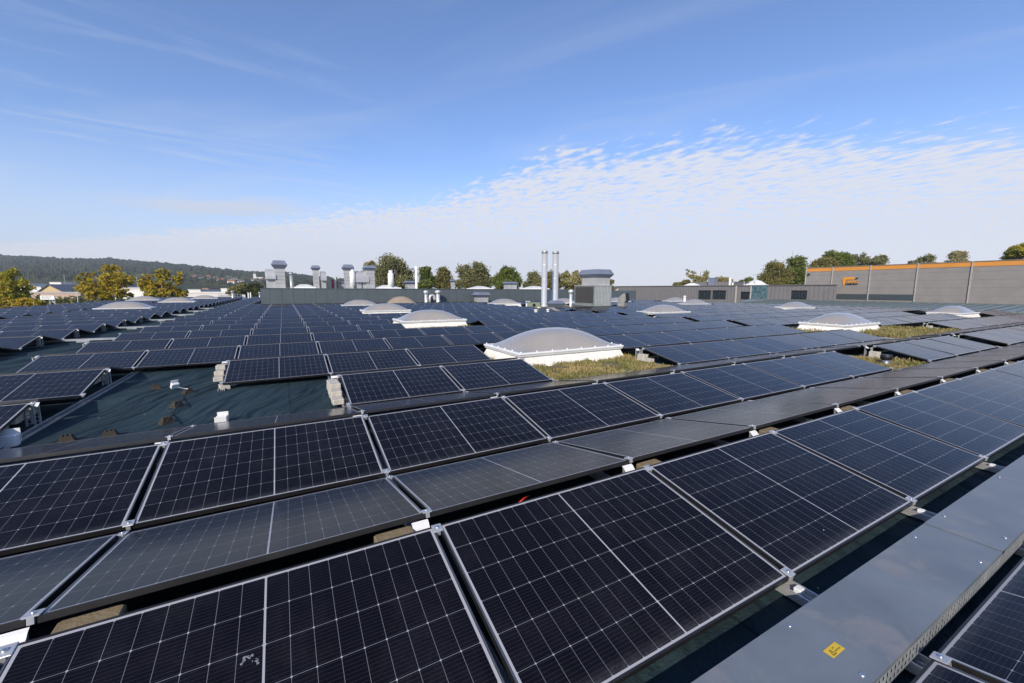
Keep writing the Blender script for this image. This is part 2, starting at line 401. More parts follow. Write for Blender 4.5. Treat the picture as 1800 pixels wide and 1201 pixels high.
facing = {}; away = {}
def span(dct, r, j0, n):
    dct.setdefault(r, []).extend(j0+k for k in range(n))
for r in range(0, 18):
    if r <= 3: lo = -7
    else: lo = -2
    span(facing, r, lo, 11-lo); span(away, r, lo, 11-lo)
    span(facing, r, 11.3, 16); span(away, r, 11.3, 16)
    if r > 3:
        span(facing, r, -6, 3); span(away, r, -6, 3)
    if r >= 5:
        span(facing, r, -9.35, 3); span(away, r, -9.35, 3)
for r in range(18, 34):
    for dct in (facing, away):
        span(dct, r, -2, 1); span(dct, r, -6, 3); span(dct, r, -9.35, 3)
# rows around the void and the nearest skylight
facing[0] = [j for j in range(-3, 12)]+[12+k for k in range(15)]
away[0] = [j for j in range(-3, 12)]+[12+k for k in range(15)]
facing[1] = [j for j in range(-5, 7)]+[8.2, 9.2, 10.2]+[11.85+k for k in range(16)]
away[1] = [j for j in range(-5, 8)]+[8.2, 9.2, 10.2]+[11.85+k for k in range(16)]
facing[2] = [j for j in range(-7, -1)]+[1, 2]+[4.95+k for k in range(6)]+[15.25+k for k in range(12)]
away[2] = [j for j in range(-7, -1)]+[1, 2]+[4.95+k for k in range(6)]+[15.25+k for k in range(12)]
facing[3] = [j for j in range(-7, -1)]+[0, 1, 2]+[4.95+k for k in range(6)]+[11.85+k for k in range(16)]
away[3] = [j for j in range(-7, -1)]+[0, 1, 2]+[3+k for k in range(8)]+[11.85+k for k in range(16)]
away[-1] = [j for j in range(-1, 6)]           # modules beyond the cable tray, rising towards the viewer

def keepout(j, y0, y1):
    for a, b, c, d in KEEP:
        if j < c and j+L/PX > a and y0/Q < d and y1/Q > b: return True
    return False
MODS = []   # (kind, r, j, matrix)
for kind, dct in (('f', facing), ('a', away)):
    for r, js in dct.items():
        for j in sorted(js):
            y0 = r*Q if kind == 'f' else r*Q+DY+G1
            if r == -1: y0 = -.60-DY
            if (r, kind) not in ((0, 'f'), (0, 'a'), (1, 'f'), (1, 'a'), (2, 'f')) and keepout(j, y0, y0+DY): continue
            x = j*PX+(PX-L)/2
            J = Matrix.Translation((L/2, W/2, 0)) @ Matrix.Rotation(R(random.gauss(0, .22)), 4, 'X') @ Matrix.Rotation(R(random.gauss(0, .16)), 4, 'Y') @ Matrix.Translation((-L/2, -W/2, 0))
            if kind == 'f': Mx = Matrix.Translation((x, y0, 0)) @ Matrix.Rotation(TILT, 4, 'X') @ J
            else: Mx = Matrix.Translation((x+L, y0+DY, 0)) @ Matrix.Rotation(math.pi, 4, 'Z') @ Matrix.Rotation(TILT, 4, 'X') @ J
            MODS.append((kind, r, j, Mx))
def shown(Mx):
    nrm = Mx.to_3x3() @ Vector((0, 0, 1)); c = Mx @ Vector((L/2, W/2, 0))
    facingcam = (CAM-c).dot(nrm) > 0
    pts = [proj(Mx @ Vector(p)) for p in ((0, 0, 0), (L, 0, 0), (L, W, 0), (0, W, 0))]
    n = 0; us = []
    for a in range(5):
        for b in range(5):
            p = proj(Mx @ Vector((L*(a+.5)/5, W*(b+.5)/5, 0)))
            if p and 0 < p[0] < 1800 and 0 < p[1] < 1201: n += 1; us.append(p[0])
    if n == 0: return 0, 0
    if any(p is None for p in pts): area = 4e5
    else: area = abs(sum(pts[i][0]*pts[(i+1) % 4][1]-pts[(i+1) % 4][0]*pts[i][1] for i in range(4))/2)
    return min(area, 6e5)*n/25*(1 if facingcam else .02), sum(us)/len(us)
info = []
for m_ in MODS:
    a, u = shown(m_[3]); info.append((a, u, m_))
info.sort(key=lambda t: -t[0])
NEAR = [t for t in info[:296] if t[0] > 0]; FAR = info[len(NEAR):]
rows = {}
for a, u, m_ in info:
    if a > 3: rows.setdefault((m_[0], m_[1]), []).append((u, m_[2]))
rank = {}
for k, lst in rows.items():
    for i, (u, j) in enumerate(sorted(lst)): rank[k+(j,)] = i
def row_name(kind, r):
    if r == -1: return 'beyond the grey cable tray, bottom right corner'
    if kind == 'f': return 'facing the viewer in the nearest row' if r == 0 else 'facing the viewer, '+ordn(r-1)+' such row behind the nearest'
    return 'sloping away just behind the nearest ridge' if r == 0 else 'sloping away behind the '+ordn(r)+' ridge from the front'
NEARMODS = []
for a, u, (kind, r, j, Mx) in NEAR:
    i = rank.get((kind, r, j), 0)
    o = tag(link('solar_panel', None), 'solar panel '+row_name(kind, r)+', '+ordn(i)+' from left', 'solar panel', 'solar panels in long rows on the flat roof')
    o.matrix_world = Mx
    link('frame', frame_me, o); gl = link('glass', glass_me, o)
    NEARMODS.append((kind, r, j, Mx, o))
    if kind == 'f' and r == 0 and j == 0: FIRSTMOD = o
# all the remaining modules read as one field
def far_modules():
    v = []; f = []; uvs = []; mi = []
    fb = module_frame()
    tb = .011
    gq = [(tb, tb, -.0022), (L-tb, tb, -.0022), (L-tb, W-tb, -.0022), (tb, W-tb, -.0022)]
    gb = [(tb, W-tb, -.03), (L-tb, W-tb, -.03), (L-tb, tb, -.03), (tb, tb, -.03)]
    for a, u, (k, r, j, Mx) in FAR:
        o = len(v); v += [tuple(Mx @ Vector(p)) for p in fb.v]
        for fc, m_ in zip(fb.f, fb.mi): f.append(tuple(i+o for i in fc)); uvs += [(0, 0)]*len(fc); mi.append(1+m_)
        o = len(v); v += [tuple(Mx @ Vector(p)) for p in gq+gb]
        f.append((o, o+1, o+2, o+3)); uvs += [(p[0], p[1]) for p in gq]; mi.append(0)
        f.append((o+4, o+5, o+6, o+7)); uvs += [(0, 0)]*4; mi.append(3)
    me = bpy.data.meshes.new('solar_panels'); me.from_pydata(v, [], f)
    for m_ in (M_cells, M_frame, M_glint_lip, M_back): me.materials.append(m_)
    me.polygons.foreach_set('material_index', mi)
    uv = me.uv_layers.new(name='UVMap'); uv.data.foreach_set('uv', np.array(uvs, dtype=np.float32).ravel())
    me.update()
    return tag(link('solar_panels', me), 'far rows of solar panels stretching to the parapet and roof edges', 'solar panels', None, 'stuff')
far_modules()
# white splash left by a bird on the first module of the front row
b = MB()
for k in range(22):
    q = k/21; cx, cy = L*.5-.075+.06*q+random.gauss(0, .005), W*.62+.02*math.sin(q*5)+random.gauss(0, .006); rr = random.uniform(.003, .009)*(1.2-q*.6)
    b.lathe([(rr, 0), (rr*.7, .0012)], 7, (cx, cy, -.0021))
b.obj('bird_splash', mat('bird_splash', (.17, .18, .20), .8), FIRSTMOD)

# ------------------------------------------------------------------ clamps, ridge supports, rails, ballast
clb = MB(); clb.bbox(-.029, -.030, 0.0005, .029, .030, .0065, .002); clb.box(-.012, -.03, -.03, .012, .03, .0005)
clamp_me = clb.mesh('clamp', M_alu)
bolt_me = MB().lathe([(.010, .0065), (.010, .012), (.006, .0135)], 8).mesh('bolt', M_bolt)
jset = {}
for kind, r, j, Mx in MODS:
    if r < 0: continue
    for jj in (j, j+1): jset.setdefault((kind, r), set()).add(round(jj, 2))
CL = []
for (kind, r), s in jset.items():
    for jj in s:
        for e in (0, 1):
            y = .022 if e == 0 else W-.022
            if kind == 'f': Mx = Matrix.Translation((jj*PX, r*Q, 0)) @ Matrix.Rotation(TILT, 4, 'X') @ Matrix.Translation((0, y, 0))
            else: Mx = Matrix.Translation((jj*PX, r*Q+DY+G1+DY, 0)) @ Matrix.Rotation(math.pi, 4, 'Z') @ Matrix.Rotation(TILT, 4, 'X') @ Matrix.Translation((0, y, 0))
            p = proj(Mx.translation)
            n = Mx.to_3x3() @ Vector((0, 0, 1))
            if p and -5 < p[0] < 1805 and -5 < p[1] < 1206 and (CAM-Mx.translation).dot(n) > 0:
                if keepout(jj-.2, Mx.translation.y-.05, Mx.translation.y+.05) and r > 2: continue
                CL.append((p[2], p[0], kind, r, e, jj, Mx))
for jj in (2, 3):
    Mx = Matrix.Translation((jj*PX, -.60, 0)) @ Matrix.Rotation(math.pi, 4, 'Z') @ Matrix.Rotation(TILT, 4, 'X') @ Matrix.Translation((0, .022, 0))
    p = proj(Mx.translation); CL.append((p[2], p[0], 'a', -1, 0, jj, Mx))
CL.sort(key=lambda t: t[0])
crow = {}
for c_ in CL: crow.setdefault((c_[2], c_[3], c_[4]), []).append(c_[1])
for i, (dep, u, kind, r, e, jj, Mx) in enumerate(CL[:190]):
    k = sorted(crow[(kind, r, e)]).index(u)
    rn = 'panels beyond the tray' if r < 0 else ('the nearest row' if r == 0 else 'the '+ordn(r-1)+' row behind the nearest')
    if kind == 'a' and r >= 0: rn = 'panels sloping away behind the '+ordn(r)+' ridge'
    o = tag(link('panel_clamp', clamp_me), 'silver clamp, '+('lower' if e == 0 else 'upper')+' edge of '+rn+', '+ordn(k)+' from left', 'clamp', 'clamps between neighbouring panels')
    o.matrix_world = Mx
    if dep < 6: link('bolt', bolt_me, o)
cb = MB()
for dep, u, kind, r, e, jj, Mx in CL[190:]: cb.add(clb.v, clb.f, 0, False, Mx)
tag(cb.obj('panel_clamps', M_alu), 'silver clamps dotting the joints of the distant panel rows', 'clamps', None, 'stuff')

# ridge supports: a curved white plate closing the ridge gap plus the slotted post below
def support_meshes():
    p = MB(); prof = [(G1-.012, -.036), (G1-.03, -.045), (G1-.05, -.065), (G1-.075, -.078), (G1-.11, -.072), (.012, -.040), (.004, -.036)]
    n = len(prof); w_ = .052; vs = []
    for y, z in prof: vs += [(-w_, y, z), (w_, y, z), (w_, y, z-.004), (-w_, y, z-.004)]
    fs = [(3, 2, 1, 0), tuple(4*(n-1)+k for k in range(4))]
    for k in range(n-1):
        for i in range(4): fs.append((4*k+i, 4*k+(i+1) % 4, 4*k+4+(i+1) % 4, 4*k+4+i))
    p.add(vs, fs)
    h = MB()
    for y in (.012, G1-.030):
        for x in (-.045, .027): h.box(x, y, ROOF+.05-DZ, x+.018, y+.018, -.046)
        for k in range(4): h.box(-.027, y+.003, ROOF+.07-DZ+k*.055, .027, y+.015, ROOF+.082-DZ+k*.055)
    return p.mesh('ridge_plate', M_whiteplastic), h.mesh('post', M_galv)
plate_me, post_me = support_meshes()
SUP = [(0, j) for j in range(-1, 13)]+[(1, j) for j in (-1, 0, 1, 2, 3, 4, 5, 6, 7)]+[(1, 8.2), (1, 11.85), (2, -1), (2, 1), (2, 3), (2, 4.95), (2, 15.25), (3, -1), (3, 0), (3, 3), (3, 4.95), (6, -3), (7, -3), (8, -3), (9, -3), (10, -3), (4, -2), (5, -2)]
suprow = {}
for r, j in SUP: suprow.setdefault(r, []).append(j)
for r, j in SUP:
    k = sorted(suprow[r]).index(j)
    o = thing('ridge_support', 'white bent bracket on slotted post, '+ordn(k)+' from left along the '+('nearest ridge' if r == 0 else ordn(r)+' ridge from the front'), 'bracket', (j*PX-(.055 if float(j).is_integer() else .03), r*Q+DY, DZ), 0, 'ridge brackets between panel rows')
    link('ridge_plate', plate_me, o); link('post', post_me, o)

# base rails under the joints
def rail(x, y0, y1, label):
    b = MB(); z = ROOF+.016 if y0 < 0 else ROOF-.02
    b.box(x-.05, y0, z, x+.05, y1, z+.012); b.box(x-.05, y0, z+.012, x-.042, y1, z+.05); b.box(x+.042, y0, z+.012, x+.05, y1, z+.05)
    b.box(x-.017, y0, z+.012, x-.012, y1, z+.03); b.box(x+.012, y0, z+.012, x+.017, y1, z+.03)
    return tag(b.obj('base_rail', M_alu), label, 'rail', 'aluminium base rails on the membrane')
RL = ['under the left end of the void', 'below the row end at the far corner of the void', 'along the right edge of the void', 'crossing under the tray nearest the viewer', 'second one crossing under the tray', 'third one crossing under the tray', 'fourth one crossing under the tray', 'beside the dry grass of the nearest skylight', 'beside the grass patch with the black pipe', 'under the panels right of that black pipe']
for (j, y0, y1), s in zip([(-1, 2*Q-.3, 4.2*Q), (0, 2.96*Q, 4.2*Q), (1, -.3, 4*Q), (2, -2.0, 4*Q), (3, -2.0, 2*Q), (4, -2.0, 2*Q), (5, -2.0, 2*Q), (4.93, 2*Q-.2, 4*Q), (8.16, Q-.1, 2*Q), (11.8, Q-.1, 4*Q)], RL):
    rail(j*PX, y0, y1, 'silver aluminium base rail '+s)
# pale feet and end stops where the lower edges rest on rails
foot_me = MB().bbox(-.022, -.02, 0, .026, .02, .05, .004).box(-.03, -.02, 0, .034, .035, .006).mesh('end_stop', M_whiteplastic)
for j, s in ((2, 'nearest the viewer'), (3, 'second along the tray'), (4, 'third along the tray')):
    tag(link('end_stop', foot_me, None, (j*PX-.005, -.045, ROOF+.03)), 'white end stop on the rail at the lower panel edge, '+s, 'end stop', 'white end stops')

# ballast blocks
def blk(n, sx, sy, sz):
    b = MB(); b.bbox(-sx/2, -sy/2, 0, sx/2, sy/2, sz, .008); return b.mesh('ballast_block', M_block)
blk_me = blk('b', .16, .20, .075)
tan_me = MB().bbox(-.115, -.05, 0, .115, .05, .09, .008).mesh('ballast_block', M_tanblock)
def stack(x, y, hs, label, step=.205, sgn=1):
    for k, n in enumerate(hs):
        for h in range(n):
            o = tag(link('ballast_block', blk_me, None, (x+random.uniform(-.012, .012), y+sgn*k*step, ROOF+.055+h*.0765), (0, 0, random.uniform(-.05, .05))),
                    'pale ballast block '+label+', '+('lowest' if h == 0 else 'layer '+['two', 'three', 'four'][h-1])+', '+ordn(k)+' stack', 'ballast block', 'concrete ballast blocks')
# stacks climbing towards the ridge at open row ends
for r, j, dxx, s in [(2, 1, -.10, 'at the right edge of the void'), (3, 0, -.10, 'at the far corner of the void'), (2, -1, -.32, 'under the near row end left of void'), (3, -1, -.32, 'under the far row end left of void'), (2, 4.95, -.06, 'beside the dry grass of the nearest skylight'), (2, 15.25, -.06, 'beside the wide grass strip on the right'), (1, 8.2, -.06, 'by the black pipe on the right')]:
    stack(j*PX+dxx, r*Q+DY-.06, {2: [3, 3, 2, 1], 3: [3, 2, 1], 1: [2, 1]}[r] if j < 4 else [2, 1], s, .205, -1)
    if j == -1: stack(j*PX+dxx, r*Q+DY+G1+.1, [3, 2, 2], s.replace('under the ', 'behind the '), .205, 1)
for j in range(-1, 13):
    tag(link('ballast_block', tan_me, None, (j*PX+.20+random.uniform(-.03, .03) if j != 1 else j*PX-.22, DY+G1*.70, DZ-.140)), 'tan ballast block in the nearest ridge gap, '+ordn(j+1)+' from left', 'ballast block', 'tan ballast blocks in the ridge gap')
    tag(link('ballast_block', tan_me, None, (j*PX+.20 if j != 1 else j*PX-.22, DY+G1*.70, DZ-.231)), 'lower tan ballast block in the nearest ridge gap, '+ordn(j+1)+' from left', 'ballast block', 'tan ballast blocks in the ridge gap')
tag(MB().tube([onZ(912, 884, .05), onZ(921, 876, .07), onZ(930, 872, .06)], .006, 6).obj('red_cable', mat('red_cable', (.5, .03, .02), .5)), 'short red cable end showing in the nearest ridge gap', 'cable')

# ------------------------------------------------------------------ cable tray in front
TY0, TY1, TZ = -.545, -.190, .055
ct = thing('cable_tray', 'long grey steel cable tray with screwed lids along the nearest panel row', 'cable tray', (0, 0, 0))
def lid(x0, x1, z):
    b = MB(); b.box(x0, TY0, z-.002, x1, TY1, z)
    b.box(x0, TY1-.002, z-.022, x1, TY1, z-.002); b.box(x0, TY0, z-.022, x1, TY0+.002, z-.002)
    return b.obj('lid', M_tray, ct)
lid(-2.5, 4.84, TZ); lid(4.80, 7.9, TZ+.004); lid(7.86, 14.0, TZ)
def tray_side(y0, y1):
    b = MB(); x = -2.5; zt, zb = TZ-.024, TZ-.115
    b.box(-2.5, y0, zt-.012, 14, y1, zt); b.box(-2.5, y0, zb, 14, y1, zb+.010)
    k = 0
    while x < 9:
        b.box(x, y0, zb+.010, x+.018, y1, zt-.012)
        if k % 2: b.box(x+.018, y0, zb+.036, x+.040, y1, zb+.050)
        x += .040; k += 1
    b.box(9, y0, zb+.010, 14, y1, zt-.012)
    return b.obj('perforated_side', M_galv, ct)
tray_side(TY0+.003, TY0+.005); tray_side(TY1-.005, TY1-.003)
MB().box(-2.5, TY0+.006, TZ-.1145, 14, TY1-.006, TZ-.112).obj('tray_bottom', M_galv, ct)
for x in (1.9, 3.05, 4.55, 5.05, 6.3, 7.6):
    for y in (TY0+.035, TY1-.035):
        MB().lathe([(.011, 0), (.011, .003), (.006, .006)], 10, (x+random.uniform(-.03, .03), y, TZ+.0042 if 4.80 < x < 7.9 else TZ)).obj('screw', M_bolt, ct)
# yellow warning sticker on the lid
stc = onZ(1466, 1143, TZ); sx = stc.x
st = MB(); st.box(-.050, -.0205, 0, .050, .0205, .0012)
stk = tag(st.obj('warning_sticker', mat('sticker_yellow', (.62, .42, .03), .5), None, (sx, stc.y, TZ+.001), (0, 0, 0)), 'small yellow warning sticker with a black triangle on the grey tray lid', 'sticker')
g_ = MB(); zt = .0024
def flat(b, pts): b.add([(x, y, zt) for x, y in pts], [tuple(range(len(pts)))])
def strip(b, p, q, w_):
    p = Vector(p); q = Vector(q); n = Vector((-(q-p).y, (q-p).x)).normalized()*w_/2; flat(b, [p-n, q-n, q+n, p+n])
tri = [(-.055, -.022), (-.015, -.022), (-.035, .014)]
for i in range(3): strip(g_, tri[i], tri[(i+1) % 3], .004)
strip(g_, (-.035, -.012), (-.035, .002), .004)
for x0, x1, y in ((-.004, .022, .011), (-.004, .056, -.010)):
    x = x0
    while x < x1:
        wd = random.uniform(.003, .006); strip(g_, (x, y-.005), (x, y+.005), .0018)
        if random.random() < .7: strip(g_, (x, y+random.choice((-.004, .0, .004))), (x+wd-.001, y), .0016)
        x += wd+.001
g_.v = [(x*.66, y*.64, z) for x, y, z in g_.v]; g_.obj('print', mat('sticker_print', (.02, .018, .01), .6), stk)

# ------------------------------------------------------------------ things lying in the void
def pad(u, v, label, rz=0):
    p = onZ(u, v, ROOF); b = MB()
    b.frus(0, 0, 0, .30, .20, .03, .27, .17); b.frus(0, 0, .03, .25, .15, .085, .19, .105)
    for x in (-.07, 0, .07): b.frus(x, 0, .085, .035, .09, .105, .028, .075)
    b.v = [(x*.52, y*.58, z*.85) for x, y, z in b.v]
    o = tag(b.obj('rubber_foot', M_pad, None, (p.x, p.y, ROOF), (0, 0, rz)), label, 'rubber foot', 'dark rubber feet left on the membrane')
pad(274, 684, 'dark rubber foot at the far left of the void, left of the white bracket', .2)
pad(331, 691, 'dark rubber foot joined by a wire to the fallen white bracket', .6)
pad(311, 715, 'dark rubber foot in the middle of the void, second of the wired line', .9)
pad(293, 744, 'dark rubber foot nearest the front of the void, end of the wired line', .7)
pad(118, 777, 'dark rubber foot half hidden behind the panel edge at lower left', .1)
pad(194, 768, 'dark rubber foot barely showing over the panel edge left of centre', .1)
wire = [onZ(331, 688, ROOF+.1), onZ(322, 700, ROOF+.01), onZ(314, 710, ROOF+.1), onZ(303, 728, ROOF+.01), onZ(295, 740, ROOF+.1)]
tag(MB().tube(wire, .008, 6).obj('wire', M_black), 'thin dark wire linking the rubber feet in the void', 'wire')
def white_bracket(u, v, label, rz, s=1.0, lay=False):
    p = onZ(u, v, ROOF)
    b = MB(); b.bbox(-.09*s, -.05*s, .0, .09*s, .05*s, .13*s, .008); b.box(-.075*s, .05*s, .02, .095*s, .062*s, .19*s); b.box(-.11*s, -.062*s, .0, .07*s, -.05*s, .125*s)
    o = tag(b.obj('white_bracket', M_whiteplastic, None, (p.x, p.y, ROOF+(.03 if lay else 0)), (R(24) if lay else 0, 0, rz)), label, 'bracket', 'loose white brackets in the void')
white_bracket(307, 684, 'loose white bracket lying tilted near the back of the void', .7, .65, True)
white_bracket(391, 743, 'white bracket standing upright at the front edge of the void', 0, .72)
white_bracket(14, 784, 'white bracket at the far left frame edge behind the panel strip', 0, .95)
tag(MB().tube([onZ(312, 681, ROOF+.07), onZ(330, 684, ROOF+.1)], .007, 6).obj('steel_rod', M_alu), 'thin steel rod from the fallen bracket to a rubber foot', 'rod')
for u, v, s in ((395, 683, 'at the far corner of the void below the row end'), (598, 708, 'at the right edge of the void')):
    p = onZ(u, v, ROOF); tag(link('ballast_block', blk_me, None, (p.x, p.y, ROOF), (0, 0, .2)), 'single white ballast block lying '+s, 'ballast block')

# rails crossing the aisle on the left
for k, r in enumerate((6, 8, 10, 12, 14, 16)):
    y = (r+.97)*Q
    b = MB(); b.box(-3.25*PX, y-.05, ROOF+.05, -1.95*PX, y+.05, ROOF+.11); b.box(-2.8*PX, y-.09, ROOF, -2.62*PX, y+.07, ROOF+.05); b.box(-2.3*PX, y-.09, ROOF, -2.12*PX, y+.07, ROOF+.05)
    tag(b.obj('aisle_rail', M_galv), 'pale metal cable channel crossing the left aisle, '+ordn(k)+' from the front', 'cable channel', 'cable channels crossing the aisle')
x = -6.28*PX
struct(MB().box(x-.1, 3.5*Q, ROOF, x+.1, 18*Q, ROOF+.10).obj('roof_joint', mat('pale_flashing', (.42, .41, .38), .6, .2)))

# ------------------------------------------------------------------ sedum patches
def grass_material():
    return leaf_material('dry_sedum', (.095, .15, .03), (.30, .25, .095), (.50, .38, .19), 1.1, .62)
M_grass = grass_material()
M_soil = mat('sedum_soil', (.17, .135, .085), .95, 0, .35, 9, .7, 30, .2, (.055, .085, .022), 3.5)
def sedum(name_label, x0, y0, x1, y1, n, h=.085, avoid=None):
    b = MB(); nx, ny = max(4, int((x1-x0)/.25)), max(3, int((y1-y0)/.25)); vs = []; fs = []
    for i in range(nx+1):
        for j in range(ny+1):
            e = 0 if i in (0, nx) or j in (0, ny) else 1
            vs.append((x0+(x1-x0)*i/nx+(1-e)*random.uniform(-.07, .07), y0+(y1-y0)*j/ny+(1-e)*random.uniform(-.07, .07), ROOF+.006+e*random.uniform(.01, .05)))
    for i in range(nx):
        for j in range(ny): a = i*(ny+1)+j; fs.append((a, a+ny+1, a+ny+2, a+1))
    b.add(vs, fs, 0, True)
    P = rng.uniform((x0, y0), (x1, y1), (n, 2))
    for px, py in P:
        if avoid and avoid[0] < px < avoid[2] and avoid[1] < py < avoid[3]: continue
        d = mnoise.noise(Vector((px*1.7, py*1.7, 3)))
        if mnoise.noise(Vector((px*2.3, py*2.3, 9))) < -.28: continue
        hh = h*random.uniform(.35, 1.0)*(1+.8*d); a = random.uniform(0, 6.283); ln = random.uniform(.1, .8)*hh
        wd = random.uniform(.006, .016); ca, sa = math.cos(a), math.sin(a)
        b.add([(px-sa*wd, py+ca*wd, ROOF+.02), (px+sa*wd, py-ca*wd, ROOF+.02), (px+ca*ln+sa*wd*.6, py+sa*ln-ca*wd*.6, ROOF+.02+hh), (px+ca*ln-sa*wd*.6, py+sa*ln+ca*wd*.6, ROOF+.02+hh*.95)], [(0, 1, 2, 3)], 1)
    return tag(b.obj('sedum', [M_soil, M_grass]), name_label, 'roof plants', None, 'stuff')
sedum('dry straw coloured grass in front of the nearest skylight', 3.0*PX, 1.9*Q, 4.92*PX, 2.68*Q, 11000)
sedum('dry green strip left of the nearest skylight', 2.75*PX, 2.45*Q, 3.12*PX, 3.55*Q, 1500)
sedum('dry grass right of the nearest skylight', 4.92*PX, 2.45*Q, 5.3*PX, 3.6*Q, 1200)
sedum('brown grass patch around the black vent pipe on the right', 7.0*PX, 1.0*Q, 8.2*PX, 1.55*Q, 3500)
sedum('wide dry grass strip beside the whitish skylight on the right', 11.9*PX, 1.95*Q, 15.25*PX, 2.75*Q, 7000, .14)
sedum('dry grass behind the right whitish skylight', 14.2*PX, 2.75*Q, 15.2*PX, 3.5*Q, 1500, .14)
sedum('dry grass right of the skylight before the gooseneck vent', 14.1*PX, 6.6*Q, 16.0*PX, 7.9*Q, 2500, .14)
sedum('dry grass beside the rightmost skylight', 25.2*PX, 2.3*Q, 27.9*PX, 4.0*Q, 3000, .16)
sedum('dry grass around the chimneys and ventilation unit', 11.2*PX, 10.5*Q, 16.2*PX, 13.5*Q, 3000, .14)
sedum('dry grass left of the right whitish skylight', 10.95*PX, 2.4*Q, 12.1*PX, 3.8*Q, 1500, .12)
sedum('dry grass left of the rightmost skylight', 20.8*PX, 2.6*Q, 22.5*PX, 4.2*Q, 1800, .14)
sedum('dry grass in front of the second skylight', 3.05*PX, 6.5*Q, 5.0*PX, 6.85*Q, 1200)

# ------------------------------------------------------------------ skylights
RING = .23
def dome_mesh(w_, d_, h):
    n = 36; vs = []; fs = []
    for i in range(n+1):
        for j in range(n+1):
            a, c = -1+2*i/n, -1+2*j/n
            z = h*(1-abs(a)**2.4)*(1-abs(c)**2.3)
            vs.append((w_/2*a, d_/2*c, z))
    for i in range(n):
        for j in range(n): k = i*(n+1)+j; fs.append((k, k+n+1, k+n+2, k+1))
    return MB().add(vs, fs, 0, True)
cap_me = MB().lathe([(.020, 0), (.020, .022), (.012, .032)], 8).mesh('bolt_cap', M_ring)
def skylight(x, y, w_, d_, label, caps, h=.44):
    t = thing('skylight', label, 'skylight', (x+w_/2, y+d_/2, ROOF), 0, 'domed skylights on the flat roof')
    z = RING-ROOF
    MB().frus(0, 0, 0, w_+.08, d_+.08, z-.09, w_-.14, d_-.14).obj('curb', M_curb, t)
    b = MB(); b.frus(0, 0, z-.09, w_-.06, d_-.06, z-.035, w_-.02, d_-.02); b.bbox(-w_/2, -d_/2, z-.035, w_/2, d_/2, z, .008)
    b.obj('ring', M_ring, t)
    dome_mesh(w_-.16, d_-.16, h).obj('dome', M_dome, t, (0, 0, z-.002))
    if caps:
        for k in range(8):
            for s in (-1, 1): link('bolt_cap', cap_me, t, (-w_/2+.07+(w_-.14)*k/7, s*(d_/2-.045), z))
        for k in range(1, 5):
            for s in (-1, 1): link('bolt_cap', cap_me, t, (s*(w_/2-.045), -d_/2+.05+(d_-.1)*k/5, z))
for i, (x, y, a, d, lab) in enumerate(SKYL): skylight(x, y, a, d, lab, i in (0, 1, 2, 4, 5))
t = tag(dome_mesh(3.0, 1.9, .75).obj('skylight', mat('old_dome', (.30, .245, .18), .5), None, (onY(705, 534, 43.4).x, 43.4, .12)), 'brownish old dome right against the dark parapet, behind the third skylight', 'skylight')
MB().frus(0, 0, -.25, 3.1, 2.0, 0, 2.95, 1.85).obj('curb', M_curb, t)

# ------------------------------------------------------------------ roof equipment
def hooded(name, label, cat, x, y, z0, w_, d_, h, hoodw, hoodh, rz=0, m_body=None, ribs=0):
    t = thing(name, label, cat, (x, y, z0), rz, 'hooded exhaust ducts')
    b = MB(); b.box(-w_/2, -d_/2, 0, w_/2, d_/2, h)
    for k in range(ribs):
        zz_ = h*(k+.6)/(ribs+.4); b.frus(0, 0, zz_-.05, w_+.004, d_+.004, zz_, w_+.05, d_+.05); b.frus(0, 0, zz_, w_+.05, d_+.05, zz_+.05, w_+.004, d_+.004)
    b.obj('duct', m_body or M_zinc, t)
    MB().frus(0, 0, 0, w_+.25, d_+.25, .10, w_+.08, d_+.08).obj('base_flashing', M_zinc, t)
    hd = MB(); hd.frus(0, 0, h, w_+.03, d_+.03, h+hoodh*.48, hoodw, hoodw*d_/w_)
    hd.frus(0, 0, h+hoodh*.48, hoodw, hoodw*d_/w_, h+hoodh, hoodw*.70, hoodw*.70*d_/w_)
    hd.obj('hood', M_hood, t)
    return t
def round_pipe(name, label, x, y, z0, h, r_, capr, caph=.3, m_=None, cap='cone', group='round roof vents'):
    t = thing(name, label, 'vent pipe', (x, y, z0), 0, group)
    MB().lathe([(r_*1.35, 0), (r_*1.02, .08), (r_, .1), (r_, h)], 18).obj('pipe', m_ or M_steel, t)
    if cap == 'cone': MB().lathe([(r_*1.02, h-.02), (capr*.85, h+caph*.25), (capr, h+caph*.4), (capr, h+caph*.65), (capr*.8, h+caph*.85), (capr*.25, h+caph)], 18).obj('cap', m_ or M_steel, t)
    return t
